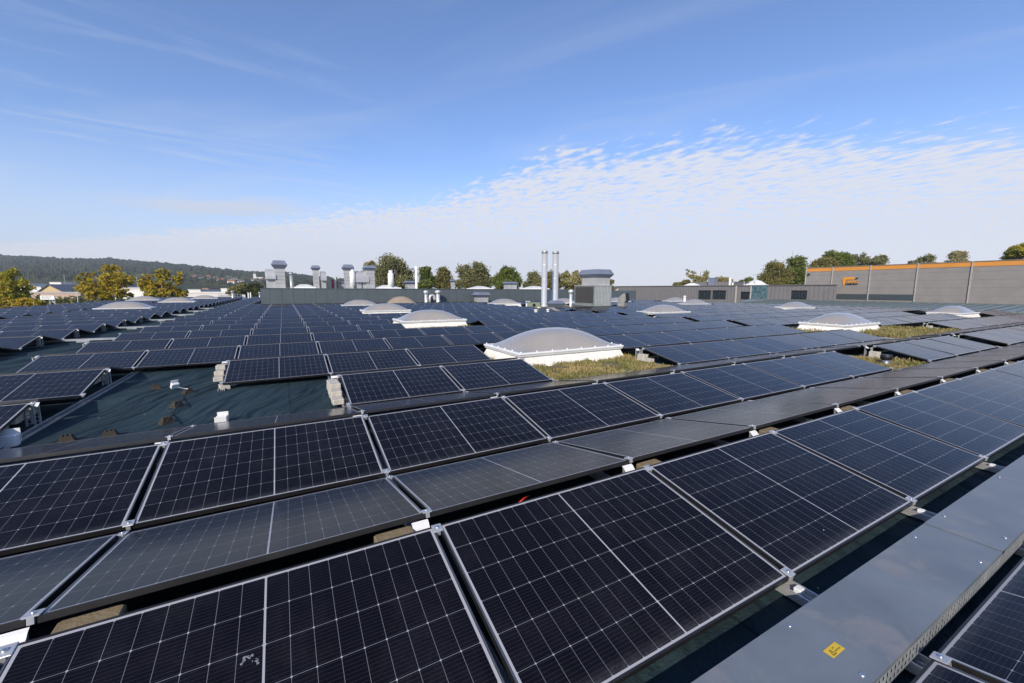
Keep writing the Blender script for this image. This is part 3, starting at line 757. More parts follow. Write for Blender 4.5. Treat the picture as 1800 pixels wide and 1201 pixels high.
def gooseneck(label, x, y, z0, w_, h, rad, rz, m_=None, arc=110, drop=.0):
    t = thing('gooseneck_vent', label, 'roof vent', (x, y, z0), rz, 'bent sheet metal roof vents')
    pts = [(0, 0)]; n = 12
    path = [(0.0, 0.0, 0.0), (0.0, h, 0.0)]
    for k in range(1, n+1):
        a = R(arc)*k/n; path.append((rad-rad*math.cos(a), h+rad*math.sin(a), a))
    vs = []; fs = []
    for px, pz, a in path:
        nx, nz = -math.cos(a), math.sin(a)
        for s in (-1, 1):
            for e in (-1, 1): vs.append((px+nx*s*w_*.5, e*w_*.5, pz+nz*s*w_*.5))
    for k in range(len(path)-1):
        o = 4*k
        for a_, b_ in ((0, 1), (1, 3), (3, 2), (2, 0)): fs.append((o+a_, o+b_, o+4+b_, o+4+a_))
    body = MB().add(vs, fs); body.obj('elbow', m_ or M_zinc, t)
    e = len(vs)-4
    MB().add([vs[e], vs[e+1], vs[e+3], vs[e+2]], [(0, 1, 2, 3)]).obj('mouth_shade', mat('dark_mouth', (.02, .02, .02), .7), t)  # dark sheet standing in for the shade inside the open mouth
    MB().frus(0, 0, 0, w_+.3, w_+.3, .1, w_+.06, w_+.06).obj('base_flashing', M_zinc, t)
    return t

def twin_chimney(u0, u1, vt, vb, zb, label, hideb=None):
    p = onZ((u0+u1)/2, vb, zb); dep = (p-CAM).dot(AF); r_ = (u1-u0)/2/FPX*dep
    top = onY((u0+u1)/2, vt, p.y).z
    t = thing('steel_chimney', label, 'chimney', (p.x, p.y, zb), 0, 'twin stainless steel chimneys')
    h = top-zb
    MB().lathe([(r_*1.5, 0), (r_*1.45, .05), (r_, .12), (r_, h-.3)], 28).obj('flue', M_steel, t)
    for k in range(1, 4): MB().lathe([(r_*1.0, h*k/4-.03), (r_*1.015, h*k/4-.02), (r_*1.015, h*k/4+.02), (r_*1.0, h*k/4+.03)], 28).obj('band', M_steel, t)
    MB().lathe([(r_*1.08, h-.3), (r_*1.08, h-.1), (r_*.9, h-.02), (r_*.86, h)], 28).obj('cap', M_galv, t)
    return p
pc1 = twin_chimney(951.3, 961.3, 440.5, 539, ROOF, 'tall stainless steel chimney, the left one of the pair')
pc2 = twin_chimney(969.8, 980.6, 441.5, 537, ROOF, 'tall stainless steel chimney, right one of the pair behind a blue hood')
# low blue mushroom hood in front of the right chimney
p = onZ(977, 547, ROOF); k = (p-CAM).dot(AF)/FPX
t = thing('roof_ventilator', 'low roof ventilator with blue flared hood at the foot of the right chimney', 'roof vent', (p.x, p.y, ROOF))
MB().box(-8.5*k, -8.5*k, 0, 8.5*k, 8.5*k, 7*k).obj('base', M_zinc, t)
b = MB(); b.frus(0, 0, 7*k, 18*k, 18*k, 13.5*k, 25*k, 25*k); b.frus(0, 0, 13.5*k, 25*k, 25*k, 18.5*k, 15*k, 15*k); b.obj('hood', M_hood, t)
# slim pipe with cap
p = onZ(1003, 540, ROOF); k = (p-CAM).dot(AF)/FPX
round_pipe('vent_pipe', 'slim steel vent pipe with round cap between chimneys and ventilation unit', p.x, p.y, ROOF, 23*k, 2.6*k, 4.6*k, 8*k)
# small pipes left of chimneys, a box unit
p = onZ(935, 541, ROOF); k = (p-CAM).dot(AF)/FPX
t = thing('fan_box', 'small greenish fan housing on the roof left of the steel chimneys', 'fan unit', (p.x, p.y, ROOF))
MB().box(-9*k, -7*k, 0, 13*k, 7*k, 9*k).obj('housing', mat('olive_box', (.25, .28, .20), .6), t)
MB().lathe([(3*k, 0), (3*k, .02)], 16, M=Matrix.Translation((0, -7.1*k, 4.5*k)) @ Matrix.Rotation(R(90), 4, 'X')).obj('fan_opening', M_black, t)
for q, (u, v, h, rr, lab) in enumerate([(926, 541, 9, 2.4, 'short capped pipe beside the small fan housing'), (930, 541, 9, 2.2, 'right one of two short capped pipes beside the fan housing'), (942, 553, 6, 2.8, 'stubby pale vent stub in front of the left chimney'), (947, 549, 6, 2.4, 'stubby pale vent stub close to the left chimney foot'), (963, 553, 7, 2.2, 'stubby pale vent stub below the right chimney'), (1203, 534, 11, 2.0, 'short white pipe standing among panels right of the gooseneck vent')]):
    p = onZ(u, v, ROOF); k = (p-CAM).dot(AF)/FPX
    round_pipe('vent_pipe', lab, p.x, p.y, ROOF, h*k, rr*k, rr*1.35*k, 3*k, M_whiteplastic if q > 1 else M_galv)
# big louvred unit with duct and hood
p = onZ(1044, 546, ROOF); dep = (p-CAM).dot(AF); k = dep/FPX
HX, HY = 1.95, 2.75
t = thing('ventilation_unit', 'large ventilation unit with louvred side, ribbed end and blue roof hood', 'ventilation unit', (p.x, p.y, ROOF))
z0, z1 = .35, 36.5*k+.32
MB().box(.05, .05, 0, HX-.05, HY-.05, z0).obj('plinth', mat('dark_plinth', (.10, .10, .11), .6, .3), t)
b = MB(); b.box(0, 0, z0, HX, HY, z1); b.obj('casing', mat('unit_casing', (.25, .275, .265), .5, .3), t)
b = MB(); n = 26
for i in range(n):
    za = z0+.28+(z1-z0-.36)*i/n; hh = (z1-z0-.36)/n
    b.hexa([(-.03, .12, za), (-.004, .12, za+.004), (-.004, HY-.12, za+.004), (-.03, HY-.12, za)], [(-.03, .12, za+hh*.45), (-.004, .12, za+hh*.8), (-.004, HY-.12, za+hh*.8), (-.03, HY-.12, za+hh*.45)])
b.obj('louvres', mat('louvre_grey', (.085, .082, .08), .55, .2), t)
b = MB(); n = 11
for i in range(n):
    xa = .06+(HX-.12)*i/n; ww = (HX-.12)/n
    b.hexa([(xa, -.045, z0+.02), (xa+ww*.45, -.045, z0+.02), (xa+ww*.62, -.003, z0+.02), (xa-ww*.12+.02, -.003, z0+.02)], [(xa, -.045, z1-.02), (xa+ww*.45, -.045, z1-.02), (xa+ww*.62, -.003, z1-.02), (xa-ww*.12+.02, -.003, z1-.02)])
b.obj('ribbed_panel', mat('ribbed_pale', (.44, .47, .47), .42, .3), t)
MB().box(-.06, -.06, z1, HX+.06, HY+.06, z1+.06).obj('top_plate', M_zinc, t)
dw, dd = HX-.42, HY-.75; cx_, cy_ = HX*.55, HY*.42
b = MB(); b.box(cx_-dw/2, cy_-dd/2, z1+.06, cx_+dw/2, cy_+dd/2, z1+14.5*k); b.obj('duct', M_zinc, t)
b = MB(); b.frus(cx_, cy_, z1+14.5*k, dw+.05, dd+.05, z1+20.5*k, dw+.5, dd+.5); b.frus(cx_, cy_, z1+20.5*k, dw+.5, dd+.5, z1+29*k, dw+.06, dd+.06); b.obj('hood', M_hood, t)
# gooseneck to its right
p = onZ(1097, 545, ROOF); k = (p-CAM).dot(AF)/FPX
gooseneck('bent galvanised vent with dark mouth turned right, beside the ventilation unit', p.x-.2, p.y, ROOF, 13*k, 13*k, 10*k, R(-72), mat('old_galvanised', (.30, .30, .285), .5, .3, .2, 4), 82)
# vents before the parapet
for u, w_, h, c_, lab in ((749, 5.5, 20, 8.5, 'round steel vent with domed cap, left of the trio at the parapet'), (770, 6.5, 20, 10.5, 'widest round steel vent with domed cap, right of the trio at the parapet')):
    p = onY(u, 531, 43.9); k = (p-CAM).dot(AF)/FPX
    round_pipe('vent_pipe', lab, p.x, 43.9, ROOF, h*k*.95, w_/2*k, c_/2*k, 7*k, M_steel)
p = onY(757.5, 532, 43.9); k = (p-CAM).dot(AF)/FPX
t = thing('bent_pipe', 'bent steel pipe curling between two round vents at the parapet', 'vent pipe', (p.x, 43.9, ROOF))
pts = [(-1.8*k, 0, 0), (-1.8*k, 0, 13*k)]+[(-1.8*k+4*k-4*k*math.cos(R(a)), 0, 13*k+4*k*math.sin(R(a))) for a in range(20, 181, 20)]+[(6.2*k, 0, 8*k)]
MB().tube(pts, 2.2*k, 12).obj('pipe', M_steel, t)
p = onY(846, 532, 43.3); k = (p-CAM).dot(AF)/FPX
hooded('box_vent', 'low square zinc vent with flared hood in front of the dark parapet', 'roof vent', p.x, 43.3, ROOF, 20*k, 16*k, 11*k+.1, 28*k, 9*k)
# black pipe in the grass patch on the right
p = onZ(1556, 643, ROOF); k = (p-CAM).dot(AF)/FPX
t = thing('vent_pipe', 'short grey pipe with wide black cap in the brown grass patch', 'vent pipe', (p.x, p.y, ROOF))
MB().lathe([(7.5*k, 0), (6.6*k, .03), (6.3*k, .05), (6.3*k, 11*k)], 24).obj('pipe', mat('grey_pipe', (.22, .23, .25), .35, .5), t)
MB().lathe([(6.6*k, 11*k), (8.2*k, 11.6*k), (8.2*k, 18.5*k), (7.6*k, 19.5*k), (6.5*k, 19.5*k)], 24).obj('cap', M_black, t)
# small vents at the far left edge of the roof
for u, v, h, w_, lab in ((410, 527.5, 13, 4.5, 'round capped vent at the far roof edge left of the parapet'), (457, 526, 9, 2.6, 'thin capped vent hugging the left end of the parapet')):
    p = onZ(u, v, ROOF); k = (p-CAM).dot(AF)/FPX
    round_pipe('vent_pipe', lab, p.x, p.y, ROOF, h*k, w_/2*k, w_*.75*k, 3.5*k, M_galv)
for u, v, w_, h, lab in ((429, 527, 5, 8, 'white box vent at the far roof edge'), (437, 526, 2, 11, 'pale narrow vent post right of the white box vent'), (441, 526, 2, 11, 'pale narrow vent post closest to the parapet end'), (379.5, 533.5, 1.4, 4, 'small white marker post in the far left aisle'), (384.8, 532.5, 1.4, 4, 'right one of two small white marker posts in the far aisle')):
    p = onZ(u, v, ROOF); k = (p-CAM).dot(AF)/FPX
    tag(MB().bbox(-w_/2*k, -w_/2*k, 0, w_/2*k, w_/2*k, h*k, .02).frus(0, 0, h*k, w_*1.15*k, w_*1.15*k, h*k+.05, w_*.8*k, w_*.8*k).obj('vent_box', M_whiteplastic, None, (p.x, p.y, ROOF)), lab, 'roof vent')

# ------------------------------------------------------------------ parapet building behind the panels
WY, WT = 44.8, 1.70
def wall_material(name, col, period, axis='x', wid=.02, dark=.35, off=0.0, rough=.5, metal=.2, ribs=None):
    mt = bpy.data.materials.new(name); mt.use_nodes = True
    t = NT(mt.node_tree); bs = t.n['Principled BSDF']; c = t.node('ShaderNodeTexCoord'); v = c.outputs['Object']
    s = t.sep(v); a = s['xyz'.index(axis)]
    n = t.noise(v, .8, 5, .6)
    cc = t.mix(t.rng(n, .3, .7), tuple(x*.92 for x in col)+(1,), tuple(x*1.08 for x in col)+(1,))
    f = t.m('ABSOLUTE', t.m('SUBTRACT', t.m('FRACT', t.m('DIVIDE', t.m('ADD', a, off), period)), .5))
    g = t.m('GREATER_THAN', f, .5-wid/period)
    cc = t.mix(g, cc, tuple(x*dark for x in col)+(1,))
    t.l.new(cc, bs.inputs['Base Color']); bs.inputs['Roughness'].default_value = rough; bs.inputs['Metallic'].default_value = metal
    b = t.node('ShaderNodeBump'); b.inputs['Strength'].default_value = .6; b.inputs['Distance'].default_value = .02
    t.l.new(t.m('SUBTRACT', 1.0, g), b.inputs['Height']); t.l.new(b.outputs[0], bs.inputs['Normal'])
    return mt
M_par = wall_material('anthracite_panels', (.088, .108, .118), 1.0, 'x', .012, .5, .09, .5, .1)
ab = thing('parapet_building', 'long anthracite clad building block rising behind the panel rows', 'building', (0, 0, 0))
MB().box(-.85, WY, -9, 36.0, 62, WT-.06).obj('wall', M_par, ab)
MB().box(-.90, WY-.05, WT-.06, 36.05, WY+.35, WT).box(-.90, WY+.35, WT-.06, -.50, 62, WT).obj('coping', mat('coping_grey', (.11, .13, .14), .4, .3), ab)
MB().box(36.05, WY+3, -9, 51.0, 60, 1.55).obj('wing_wall', wall_material('anthracite_wing', (.10, .125, .14), 3.0, 'x', .03, .5), ab)
Z2 = WT-.06
def topz(u, v, y): return onY(u, v, y).z-Z2
# left group
def duct(u, vt, wpx, hoodpx, vh, lab, y=47.5, ribs=5, m_=None):
    p = onY(u, 507, y); k = (p-CAM).dot(AF)/FPX; zt = topz(u, vt, y); zh = topz(u, vh, y)
    return hooded('exhaust_duct', lab, 'exhaust duct', p.x, y, Z2, wpx*k, wpx*k, zh, hoodpx*k, zt-zh, 0, M_zinc, ribs)
duct(493.5, 458.5, 15.5, 25, 473, 'ribbed zinc exhaust duct with flared hood, leftmost and tallest on the parapet building')
duct(556.5, 467, 9, 15.5, 475.5, 'narrow zinc exhaust duct with flared hood, second from left behind the parapet', ribs=4)
duct(613, 465.5, 12.5, 19, 476, 'zinc exhaust duct with grey hood partly behind a white cylinder', ribs=5)
duct(650.5, 467, 14.5, 21.5, 476, 'ribbed zinc exhaust duct with flat hood right of the twin curved vents', ribs=5)
def curved(u, vt, vb, wpx, lab, y=47.3):
    p = onY(u, 507, y); k = (p-CAM).dot(AF)/FPX; zt = topz(u, vt, y); w_ = wpx*k; zb = topz(u, vb, y)
    t = thing('curved_vent', lab, 'roof vent', (p.x, y, Z2), 0, 'curved hood vents')
    MB().box(-w_/2+.05, -.1, 0, w_/2-.05, .9, zb+.1).obj('duct', M_zinc, t)
    vs = []; n = 10; rr = zt-zb
    for i in range(n+1):
        a = R(90)*i/n
        for s in (-1, 1): vs.append((s*w_/2, .35-.75*math.sin(a), zb+rr*math.cos(a)))
    m0 = len(vs)
    for s in (-1, 1): vs.append((s*w_/2, .35, zb))
    fs = [(2*i, 2*i+1, 2*i+3, 2*i+2) for i in range(n)]
    fs += [tuple([2*i+e for i in range(n+1)]+[m0+e]) for e in (0, 1)]
    fs.append((2*n, 2*n+1, m0+1, m0))
    MB().add(vs[:m0], fs[:n], 0, True).add(vs, fs[n:]).obj('curved_hood', M_zinc, t)
    b = MB(); b.box(-w_/2, .35, zb, w_/2, .9, zt); b.obj('back_hood', M_zinc, t)
curved(477, 473.5, 491, 16, 'curved zinc hood vent at the far left beside the tallest duct')
curved(569.5, 477.5, 493.5, 9, 'small curved zinc hood vent right of the narrow duct')
curved(631, 477, 496.5, 10.5, 'curved zinc hood vent, left of the touching pair')
curved(642.5, 477, 496.5, 11, 'curved zinc hood vent, right of the touching pair')
p = onY(513, 507, 47.5); k = (p-CAM).dot(AF)/FPX
round_pipe('vent_pipe', 'round pipe with ball shaped cap right of the tallest duct', p.x, 47.5, Z2, topz(513, 484, 47.5), 3*k, 4.2*k, 5*k, M_galv)
def cyl(u, vt, wpx, lab, neck=True, y=47.2):
    p = onY(u, 507, y); k = (p-CAM).dot(AF)/FPX; zt = topz(u, vt, y); r_ = wpx/2*k
    prof = [(r_*.55, 0), (r_*.55, .25), (r_, .32), (r_, zt-.35), (r_*.65, zt-.3), (r_*.65, zt)] if neck else [(r_*1.5, 0), (r_, .15), (r_, zt)]
    t = thing('white_flue', lab, 'flue', (p.x, y, Z2), 0, 'white cylindrical flues')
    MB().lathe(prof, 20).obj('flue', M_whiteplastic, t); MB().lathe([(r_*1.3 if neck else r_*1.8, 0), (r_*1.2, .06)], 20).obj('base_flange', M_galv, t)
cyl(620.3, 472.5, 9.5, 'white cylindrical silencer in front of a hooded duct')
cyl(687.5, 475.5, 10, 'white cylindrical silencer with narrower neck before the willow tree')
cyl(732.3, 468, 4.2, 'slender white flue pipe standing alone right of the willow', False)
p = onY(588, 507, 49); k = (p-CAM).dot(AF)/FPX
t = thing('red_kiosk', 'small red and grey service cabinet with pale upright panel behind the parapet', 'cabinet', (p.x, 49, Z2))
MB().box(-8*k, 0, 0, -4.5*k, 6*k, 16*k).obj('grey_side', mat('cab_grey', (.45, .45, .45), .6), t)
MB().box(-4.5*k, 0, 0, 0, 6*k, 16*k).obj('red_panel', mat('cab_red', (.40, .06, .07), .5), t)
MB().box(0, -.2, 0, 3.2*k, 6*k, 20*k).obj('pale_panel', mat('cab_pale', (.66, .62, .52), .6), t)
MB().box(3.2*k, -.2, 0, 5*k, 6*k, 20.5*k).obj('dark_side', M_black, t)
for u, vt, vh, w_, h_, lab in ((722, 494, 499.5, 15, 23, 'low wide zinc vent with grey hood left behind the white flue'), (796, 491.5, 496.5, 5.5, 9.5, 'small square zinc vent with hood on the parapet building'), (897, 495.5, 501, 17, 22, 'low wide zinc vent with grey hood before the round green tree'), (603, 495, 499, 8, 12, 'small low hooded vent left behind the hooded ducts')):
    duct(u, vt, w_, h_, vh, lab, 49.5, 0)
def topdome(u0, u1, vt, lab, y=47):
    a = onY(u0, 507, y); b_ = onY(u1, 507, y); t = thing('skylight', lab, 'skylight', ((a.x+b_.x)/2, y+1, Z2), 0, 'domes on the parapet building')
    h = topz((u0+u1)/2, vt, y)
    MB().frus(0, 0, 0, b_.x-a.x, 2.2, max(.08, h*.35), b_.x-a.x-.1, 2.1).obj('curb', M_ring, t)
    dome_mesh(b_.x-a.x-.2, 2.0, max(.15, h*.65)).obj('dome', mat('pale_dome', (.62, .62, .6), .4), t, (0, 0, max(.08, h*.35)))
topdome(516, 556, 499.5, 'pale flat dome behind the parapet between two hooded ducts')
topdome(661, 706, 501, 'pale flat dome behind the parapet at the willow foot')
topdome(831, 867, 503, 'low pale dome showing over the parapet under the bushy trees')
topdome(927, 966, 503, 'low pale dome showing over the parapet behind the chimneys')

# ------------------------------------------------------------------ standing seam roof on the right
M_ms = wall_material('standing_seam', (.235, .275, .265), .55, 'y', .03, .55, 0, .45, .35)
ms = thing('metal_roof', 'greenish grey standing seam metal roof edge below the big grey hall', 'roof edge', (0, 0, 0))
b = MB(); b.hexa([(50, -30, -1), (58, -30, -1), (58, 33.5, -1), (50, 30, -1)], [(50, -30, .10), (58, -30, .42), (58, 33.5, .40), (50, 30, .10)]); b.obj('roof_sheet', M_ms, ms)
b = MB(); y = -30
while y < 30:
    b.hexa([(50.02, y, .10), (57.98, y, .42), (57.98, y+.05, .42), (50.02, y+.05, .10)], [(50.02, y, .16), (57.98, y, .52), (57.98, y+.06, .52), (50.02, y+.06, .20)]); y += .82
b.obj('seams', mat('seam_dark', (.13, .155, .15), .5, .3), ms)
MB().box(58.0, -30, .1, 58.25, 33.5, .52).obj('ridge_cap', mat('ridge_cap', (.12, .14, .14), .5), ms)

# ------------------------------------------------------------------ low grey building
BX = 70.0
M_rib = wall_material('ribbed_cladding', (.205, .195, .19), .62, 'y', .05, .72, 0, .55, .1)
lb = thing('low_building', 'low grey ribbed building with dark windows across the back right', 'building', (0, 0, 0))
ya, yb = onX(1471, 510, BX).y, onX(1087, 510, BX).y
yc = onX(1470, 510, BX+22).y+1
MB().hexa([(BX, ya, -9), (BX+22, yc, -9), (BX+22, yb, -9), (BX, yb, -9)], [(BX, ya, 2.42), (BX+22, yc, 2.42), (BX+22, yb, 2.42), (BX, yb, 2.42)]).obj('wall', M_rib, lb)
MB().hexa([(BX-.12, ya-.05, 2.42), (BX+22, yc, 2.42), (BX+22, yb+.05, 2.42), (BX-.12, yb+.05, 2.42)], [(BX-.12, ya-.05, 2.56), (BX+22, yc, 2.56), (BX+22, yb+.05, 2.56), (BX-.12, yb+.05, 2.56)]).obj('coping', mat('coping_taupe', (.17, .16, .155), .5, .2), lb)
M_win = mat('dark_glass', (.03, .04, .05), .12, 0, .2, 2)
for u0, u1, vt, vb in ((1229, 1249.5, 512, 526), (1254, 1276, 512, 526), (1304, 1319, 514.5, 526), (1393, 1418.5, 512.5, 526)):
    y1 = onX(u0, 515, BX).y; y0 = onX(u1, 515, BX).y; zt = onX((u0+u1)/2, vt, BX).z; zb = onX((u0+u1)/2, vb, BX).z
    f = MB().box(BX-.06, y0, zb, BX+.05, y1, zt).obj('window', M_win, lb)
    MB().box(BX-.14, y0-.05, zt, BX-.01, y1+.05, zt+.16).obj('blind_box', M_frame, f)
    b = MB()
    for k in range(0, 6): yy = y0+(y1-y0)*k/5; b.box(BX-.10, yy-.04, zb, BX-.062, yy+.04, zt)
    b.obj('mullions', M_frame, f)
y1, y0 = onX(1321, 515, BX).y, onX(1349, 515, BX).y
MB().box(BX-.10, y0, -1, BX-.02, y1, 2.40).obj('teal_panel', mat('teal_glass', (.07, .13, .15), .3, 0, .55, 1.6, 0, 1, .5, (.16, .22, .23), 2.5), lb)
for u in (1294, 1320.2):
    yy = onX(u, 515, BX).y; MB().box(BX-.12, yy-.12, -1, BX-.01, yy+.12, 2.41).obj('downpipe', mat('pale_pipe', (.42, .41, .39), .5), lb)
# things on its roof
def onroof(u0, u1, vt, name, lab, cat, m_, D=6.0, x=BX+7):
    a = onX(u0, 500, x); c_ = onX(u1, 500, x); zt = onX((u0+u1)/2, vt, x).z; y0, y1 = min(a.y, c_.y), max(a.y, c_.y)
    b = MB(); b.bbox(0, y0, 2.42, D, y1, zt, .04); b.box(-.05, y0-.05, zt, D+.05, y1+.05, zt+.06)
    return tag(b.obj(name, m_, None, (x, 0, 0)), lab, cat)
onroof(1217, 1279, 496.0, 'roof_penthouse', 'low grey plant room on the low building, left part', 'plant room', M_rib)
onroof(1279.6, 1306, 496.6, 'roof_penthouse', 'lower dark plant room on the low building, right part', 'plant room', mat('dark_plant', (.12, .12, .12), .6), 5)
onroof(1244, 1253, 489, 'chimney_box', 'dark square chimney box on the grey plant room', 'chimney', M_hood, 1.5, BX+6)
onroof(1280.5, 1282.5, 487, 'white_flue', 'thin white flue on the low building roof', 'flue', M_whiteplastic, .5, BX+4)
onroof(1286, 1287.5, 497, 'white_flue', 'short white flue on the low building roof', 'flue', M_whiteplastic, .4, BX+4)
for u, lab in ((1307.5, 'left'), (1316, 'middle'), (1325.5, 'right')):
    onroof(u-.5, u+.5, 495.5, 'rail_post', 'thin pale roof post, '+lab+' of three near the teal panel', 'post', M_galv, .2, BX+3)
a = onX(1323, 500, BX+3)
t = thing('skylight', 'pale round dome on the low building above the teal panel', 'skylight', (BX+4, a.y, 2.42))
MB().frus(0, 0, 0, 2.2, 3.4, .25, 2.1, 3.2).obj('curb', M_ring, t); dome_mesh(2.0, 3.0, .8).obj('dome', mat('milk_dome', (.7, .7, .69), .4), t, (0, 0, .25))
a = onX(1211, 500, BX+3)
t = thing('skylight', 'small pale dome on the low building left of the plant room', 'skylight', (BX+4, a.y, 2.42))
MB().frus(0, 0, 0, 2.2, 3.2, .2, 2.1, 3.0).obj('curb', M_ring, t); dome_mesh(2.0, 2.8, .5).obj('dome', mat('milk_dome_b', (.7, .7, .69), .4), t, (0, 0, .2))

# ------------------------------------------------------------------ big grey hall with orange band
HXP = 80.0
M_hall = wall_material('hall_cladding', (.245, .228, .212), 1.05, 'z', .02, .78, 0, .55, .05)
hall = thing('grey_hall', 'large grey hall with orange top band, company emblem and dark strip', 'hall', (0, 0, 0))
yn = 37.13; ys = -30
MB().box(HXP, ys, -9, HXP+45, yn, 4.86).obj('wall', M_hall, hall)
M_or = mat('orange_band', (.60, .25, .045), .5, 0, .05, .5)
MB().box(HXP-.05, ys, 4.86, HXP+45, yn+.02, 5.46).obj('orange_band', M_or, hall)
MB().box(HXP-.12, ys, 5.46, HXP+45, yn+.05, 5.55).obj('roof_edge', mat('roof_edge', (.20, .18, .165), .5), hall)
M_pil = mat('pilaster', (.36, .34, .325), .5)
for y in (37.08, 33.17, 28.16, 22.78, 17.48, 12.15, 6.8, 1.4):
    MB().box(HXP-.16, y-.07, -9, HXP-.055, y+.07, 5.55).obj('pilaster', M_pil, hall)
MB().box(HXP-.09, 22.9, .35, HXP-.02, 32.95, 1.15).obj('dark_strip', mat('strip_dark', (.052, .068, .08), .4), hall)
MB().box(HXP-.3, 36.5, 4.3, HXP-.02, 36.8, 4.55).obj('camera_box', M_black, hall)
# emblem
lg = link('emblem', None, hall, (HXP-.06, 0, 0))
def lp(u, v): p = onX(u, v, HXP-.06); return (p.y, p.z)
def sheet(name, pts, m_, x=0.0, th=.05):
    n = len(pts); vs = [(x, y, z) for y, z in pts]+[(x-th, y, z) for y, z in pts]
    fs = [tuple(range(n)), tuple(range(2*n-1, n-1, -1))]+[(i, n+i, n+(i+1) % n, (i+1) % n) for i in range(n)]
    return MB().add(vs, fs).obj(name, m_, lg)
M_lor = mat('logo_orange', (.68, .27, .02), .5); M_lbk = mat('logo_black', (.02, .02, .02), .5)
def lq(x, y):  # pixels in the enlarged view of the emblem
    return lp(1470+x/25.71, 475+y/25.71)
sheet('bracket', [lq(*q) for q in ((310, 720), (298, 560), (296, 420), (320, 360), (370, 325), (830, 318), (815, 420), (470, 440), (418, 455), (405, 560), (395, 650))], M_lor)
sheet('leaf', [lq(*q) for q in ((845, 425), (900, 350), (1010, 330), (960, 400))], M_lbk)
def text(body, q0, q1, hgt, m_, name):
    cu = bpy.data.curves.new(name, 'FONT'); cu.body = body; cu.extrude = .02; cu.size = 1.0; cu.offset = .02
    tmp = bpy.data.objects.new(name, cu); COL.objects.link(tmp)
    dg = bpy.context.evaluated_depsgraph_get(); dg.update()
    me = bpy.data.meshes.new_from_object(tmp.evaluated_get(dg)); bpy.data.objects.remove(tmp)
    xs = [v.co.x for v in me.vertices]; yy = [v.co.y for v in me.vertices]
    a, b_ = lq(*q0), lq(*q1); wd = a[0]-b_[0]; sx_ = wd/(max(xs)-min(xs)); sy_ = hgt/(max(yy)-min(yy))
    for v in me.vertices:
        x, y, z = v.co; v.co = (-.06-z, a[0]-(x-min(xs))*sx_, a[1]+(y-min(yy))*sy_)
    me.materials.clear(); me.materials.append(m_)
    return link(name, me, lg)
hh = abs(lq(0, 470)[1]-lq(0, 590)[1])
text('HAAG', (430, 592), (1000, 592), hh, M_lor, 'orange_lettering')
text('LEIMHOLZ', (430, 662), (985, 662), hh*.50, M_lbk, 'black_lettering')

# ------------------------------------------------------------------ trees
def leaves(b_pts, size, squash=1.0):
    """quads at the given points with random orientation: returns verts, faces arrays"""
    n = len(b_pts)
    a = rng.normal(size=(n, 3)); a /= np.linalg.norm(a, axis=1)[:, None]
    c = rng.normal(size=(n, 3)); c -= a*(a*c).sum(1)[:, None]; c /= np.linalg.norm(c, axis=1)[:, None]
    s = size*rng.uniform(.5, 1.3, (n, 1))
    v = np.stack([b_pts-a*s, b_pts-c*s*.55, b_pts+a*s, b_pts+c*s*.55], 1).reshape(-1, 3)
    return v
def crown_points(ells, n, clumps, droop=0.0, spread=1.0):
    vol = np.array([e[3]*e[4]*e[5] for e in ells]); pr_ = vol**.75; pr_ /= pr_.sum()
    out = []
    per = max(6, n//clumps)
    for k in range(clumps):
        e = ells[rng.choice(len(ells), p=pr_)]
        d = rng.normal(size=3); d /= np.linalg.norm(d); rr = rng.uniform(.15, 1.0)**.5
        c = np.array(e[:3])+d*rr*np.array(e[3:6])*(.84 if spread == 1 else 1.0)
        cs = min(e[3:6])*rng.uniform(.16, .42)*spread
        q = rng.normal(size=(per, 3))*cs*np.array([1, 1, .8])*.72
        q[:, 2] -= droop*np.abs(rng.normal(size=per))*cs
        out.append(c+q)
    return np.concatenate(out)
def tree(name, label, base, trunk_h, ells, n, size, mleaf, clumps=60, tr=.25, droop=0.0, group='trees beyond the roof', limbs=7, trunk=True, spread=1.0):
    t = thing(name, label, 'tree', base, 0, group)
    if trunk:
        b = MB(); top = max(e[2] for e in ells)
        b.tube([(0, 0, 0), (.1, .05, trunk_h*.5), (0, 0, trunk_h), (.15, -.1, top)], [tr*1.3, tr, tr*.85, tr*.2], 8)
        for k in range(limbs):
            e = ells[k % len(ells)]
            q = np.array(e[:3])+rng.normal(size=3)*np.array(e[3:6])*.5
            z0 = trunk_h*rng.uniform(.75, 1.1)
            b.tube([(0, 0, z0), (q[0]*.45, q[1]*.45, z0+(q[2]-z0)*.55), tuple(q)], [tr*.55, tr*.35, tr*.08], 6)
        b.obj('trunk', M_bark, t)
    P = crown_points(ells, n, clumps, droop, spread)
    v = leaves(P, size); nf = len(P)
    me = bpy.data.meshes.new('crown')
    me.vertices.add(nf*4); me.vertices.foreach_set('co', v.ravel()); me.loops.add(nf*4)
    me.loops.foreach_set('vertex_index', np.arange(nf*4)); me.polygons.add(nf)
    me.polygons.foreach_set('loop_start', np.arange(nf)*4); me.polygons.foreach_set('loop_total', np.full(nf, 4))
    me.materials.append(mleaf); me.update(calc_edges=True)
    link('crown', me, t)
    return t
LY = leaf_material('leaf_yellow', (.15, .17, .026), (.42, .34, .035), (.70, .42, .04)) #(0.145, 0.138, 0.017), (0.522, 0.319, 0.017), (0.754, 0.392, 0.017))
LYG = leaf_material('leaf_yellow_green', (.12, .16, .026), (.34, .32, .035), (.62, .43, .04)) #(0.105, 0.128, 0.018), (0.360, 0.300, 0.022), (0.630, 0.405, 0.027))
LW = leaf_material('leaf_willow', (.12, .13, .055), (.215, .21, .09), (.30, .28, .135)) #'leaf_willow', (0.136, 0.141, 0.045), (0.272, 0.248, 0.080), (0.416, 0.352, 0.136))
LG = leaf_material('leaf_green', (0.056, 0.083, 0.019), (0.136, 0.176, 0.035), (0.256, 0.272, 0.064))
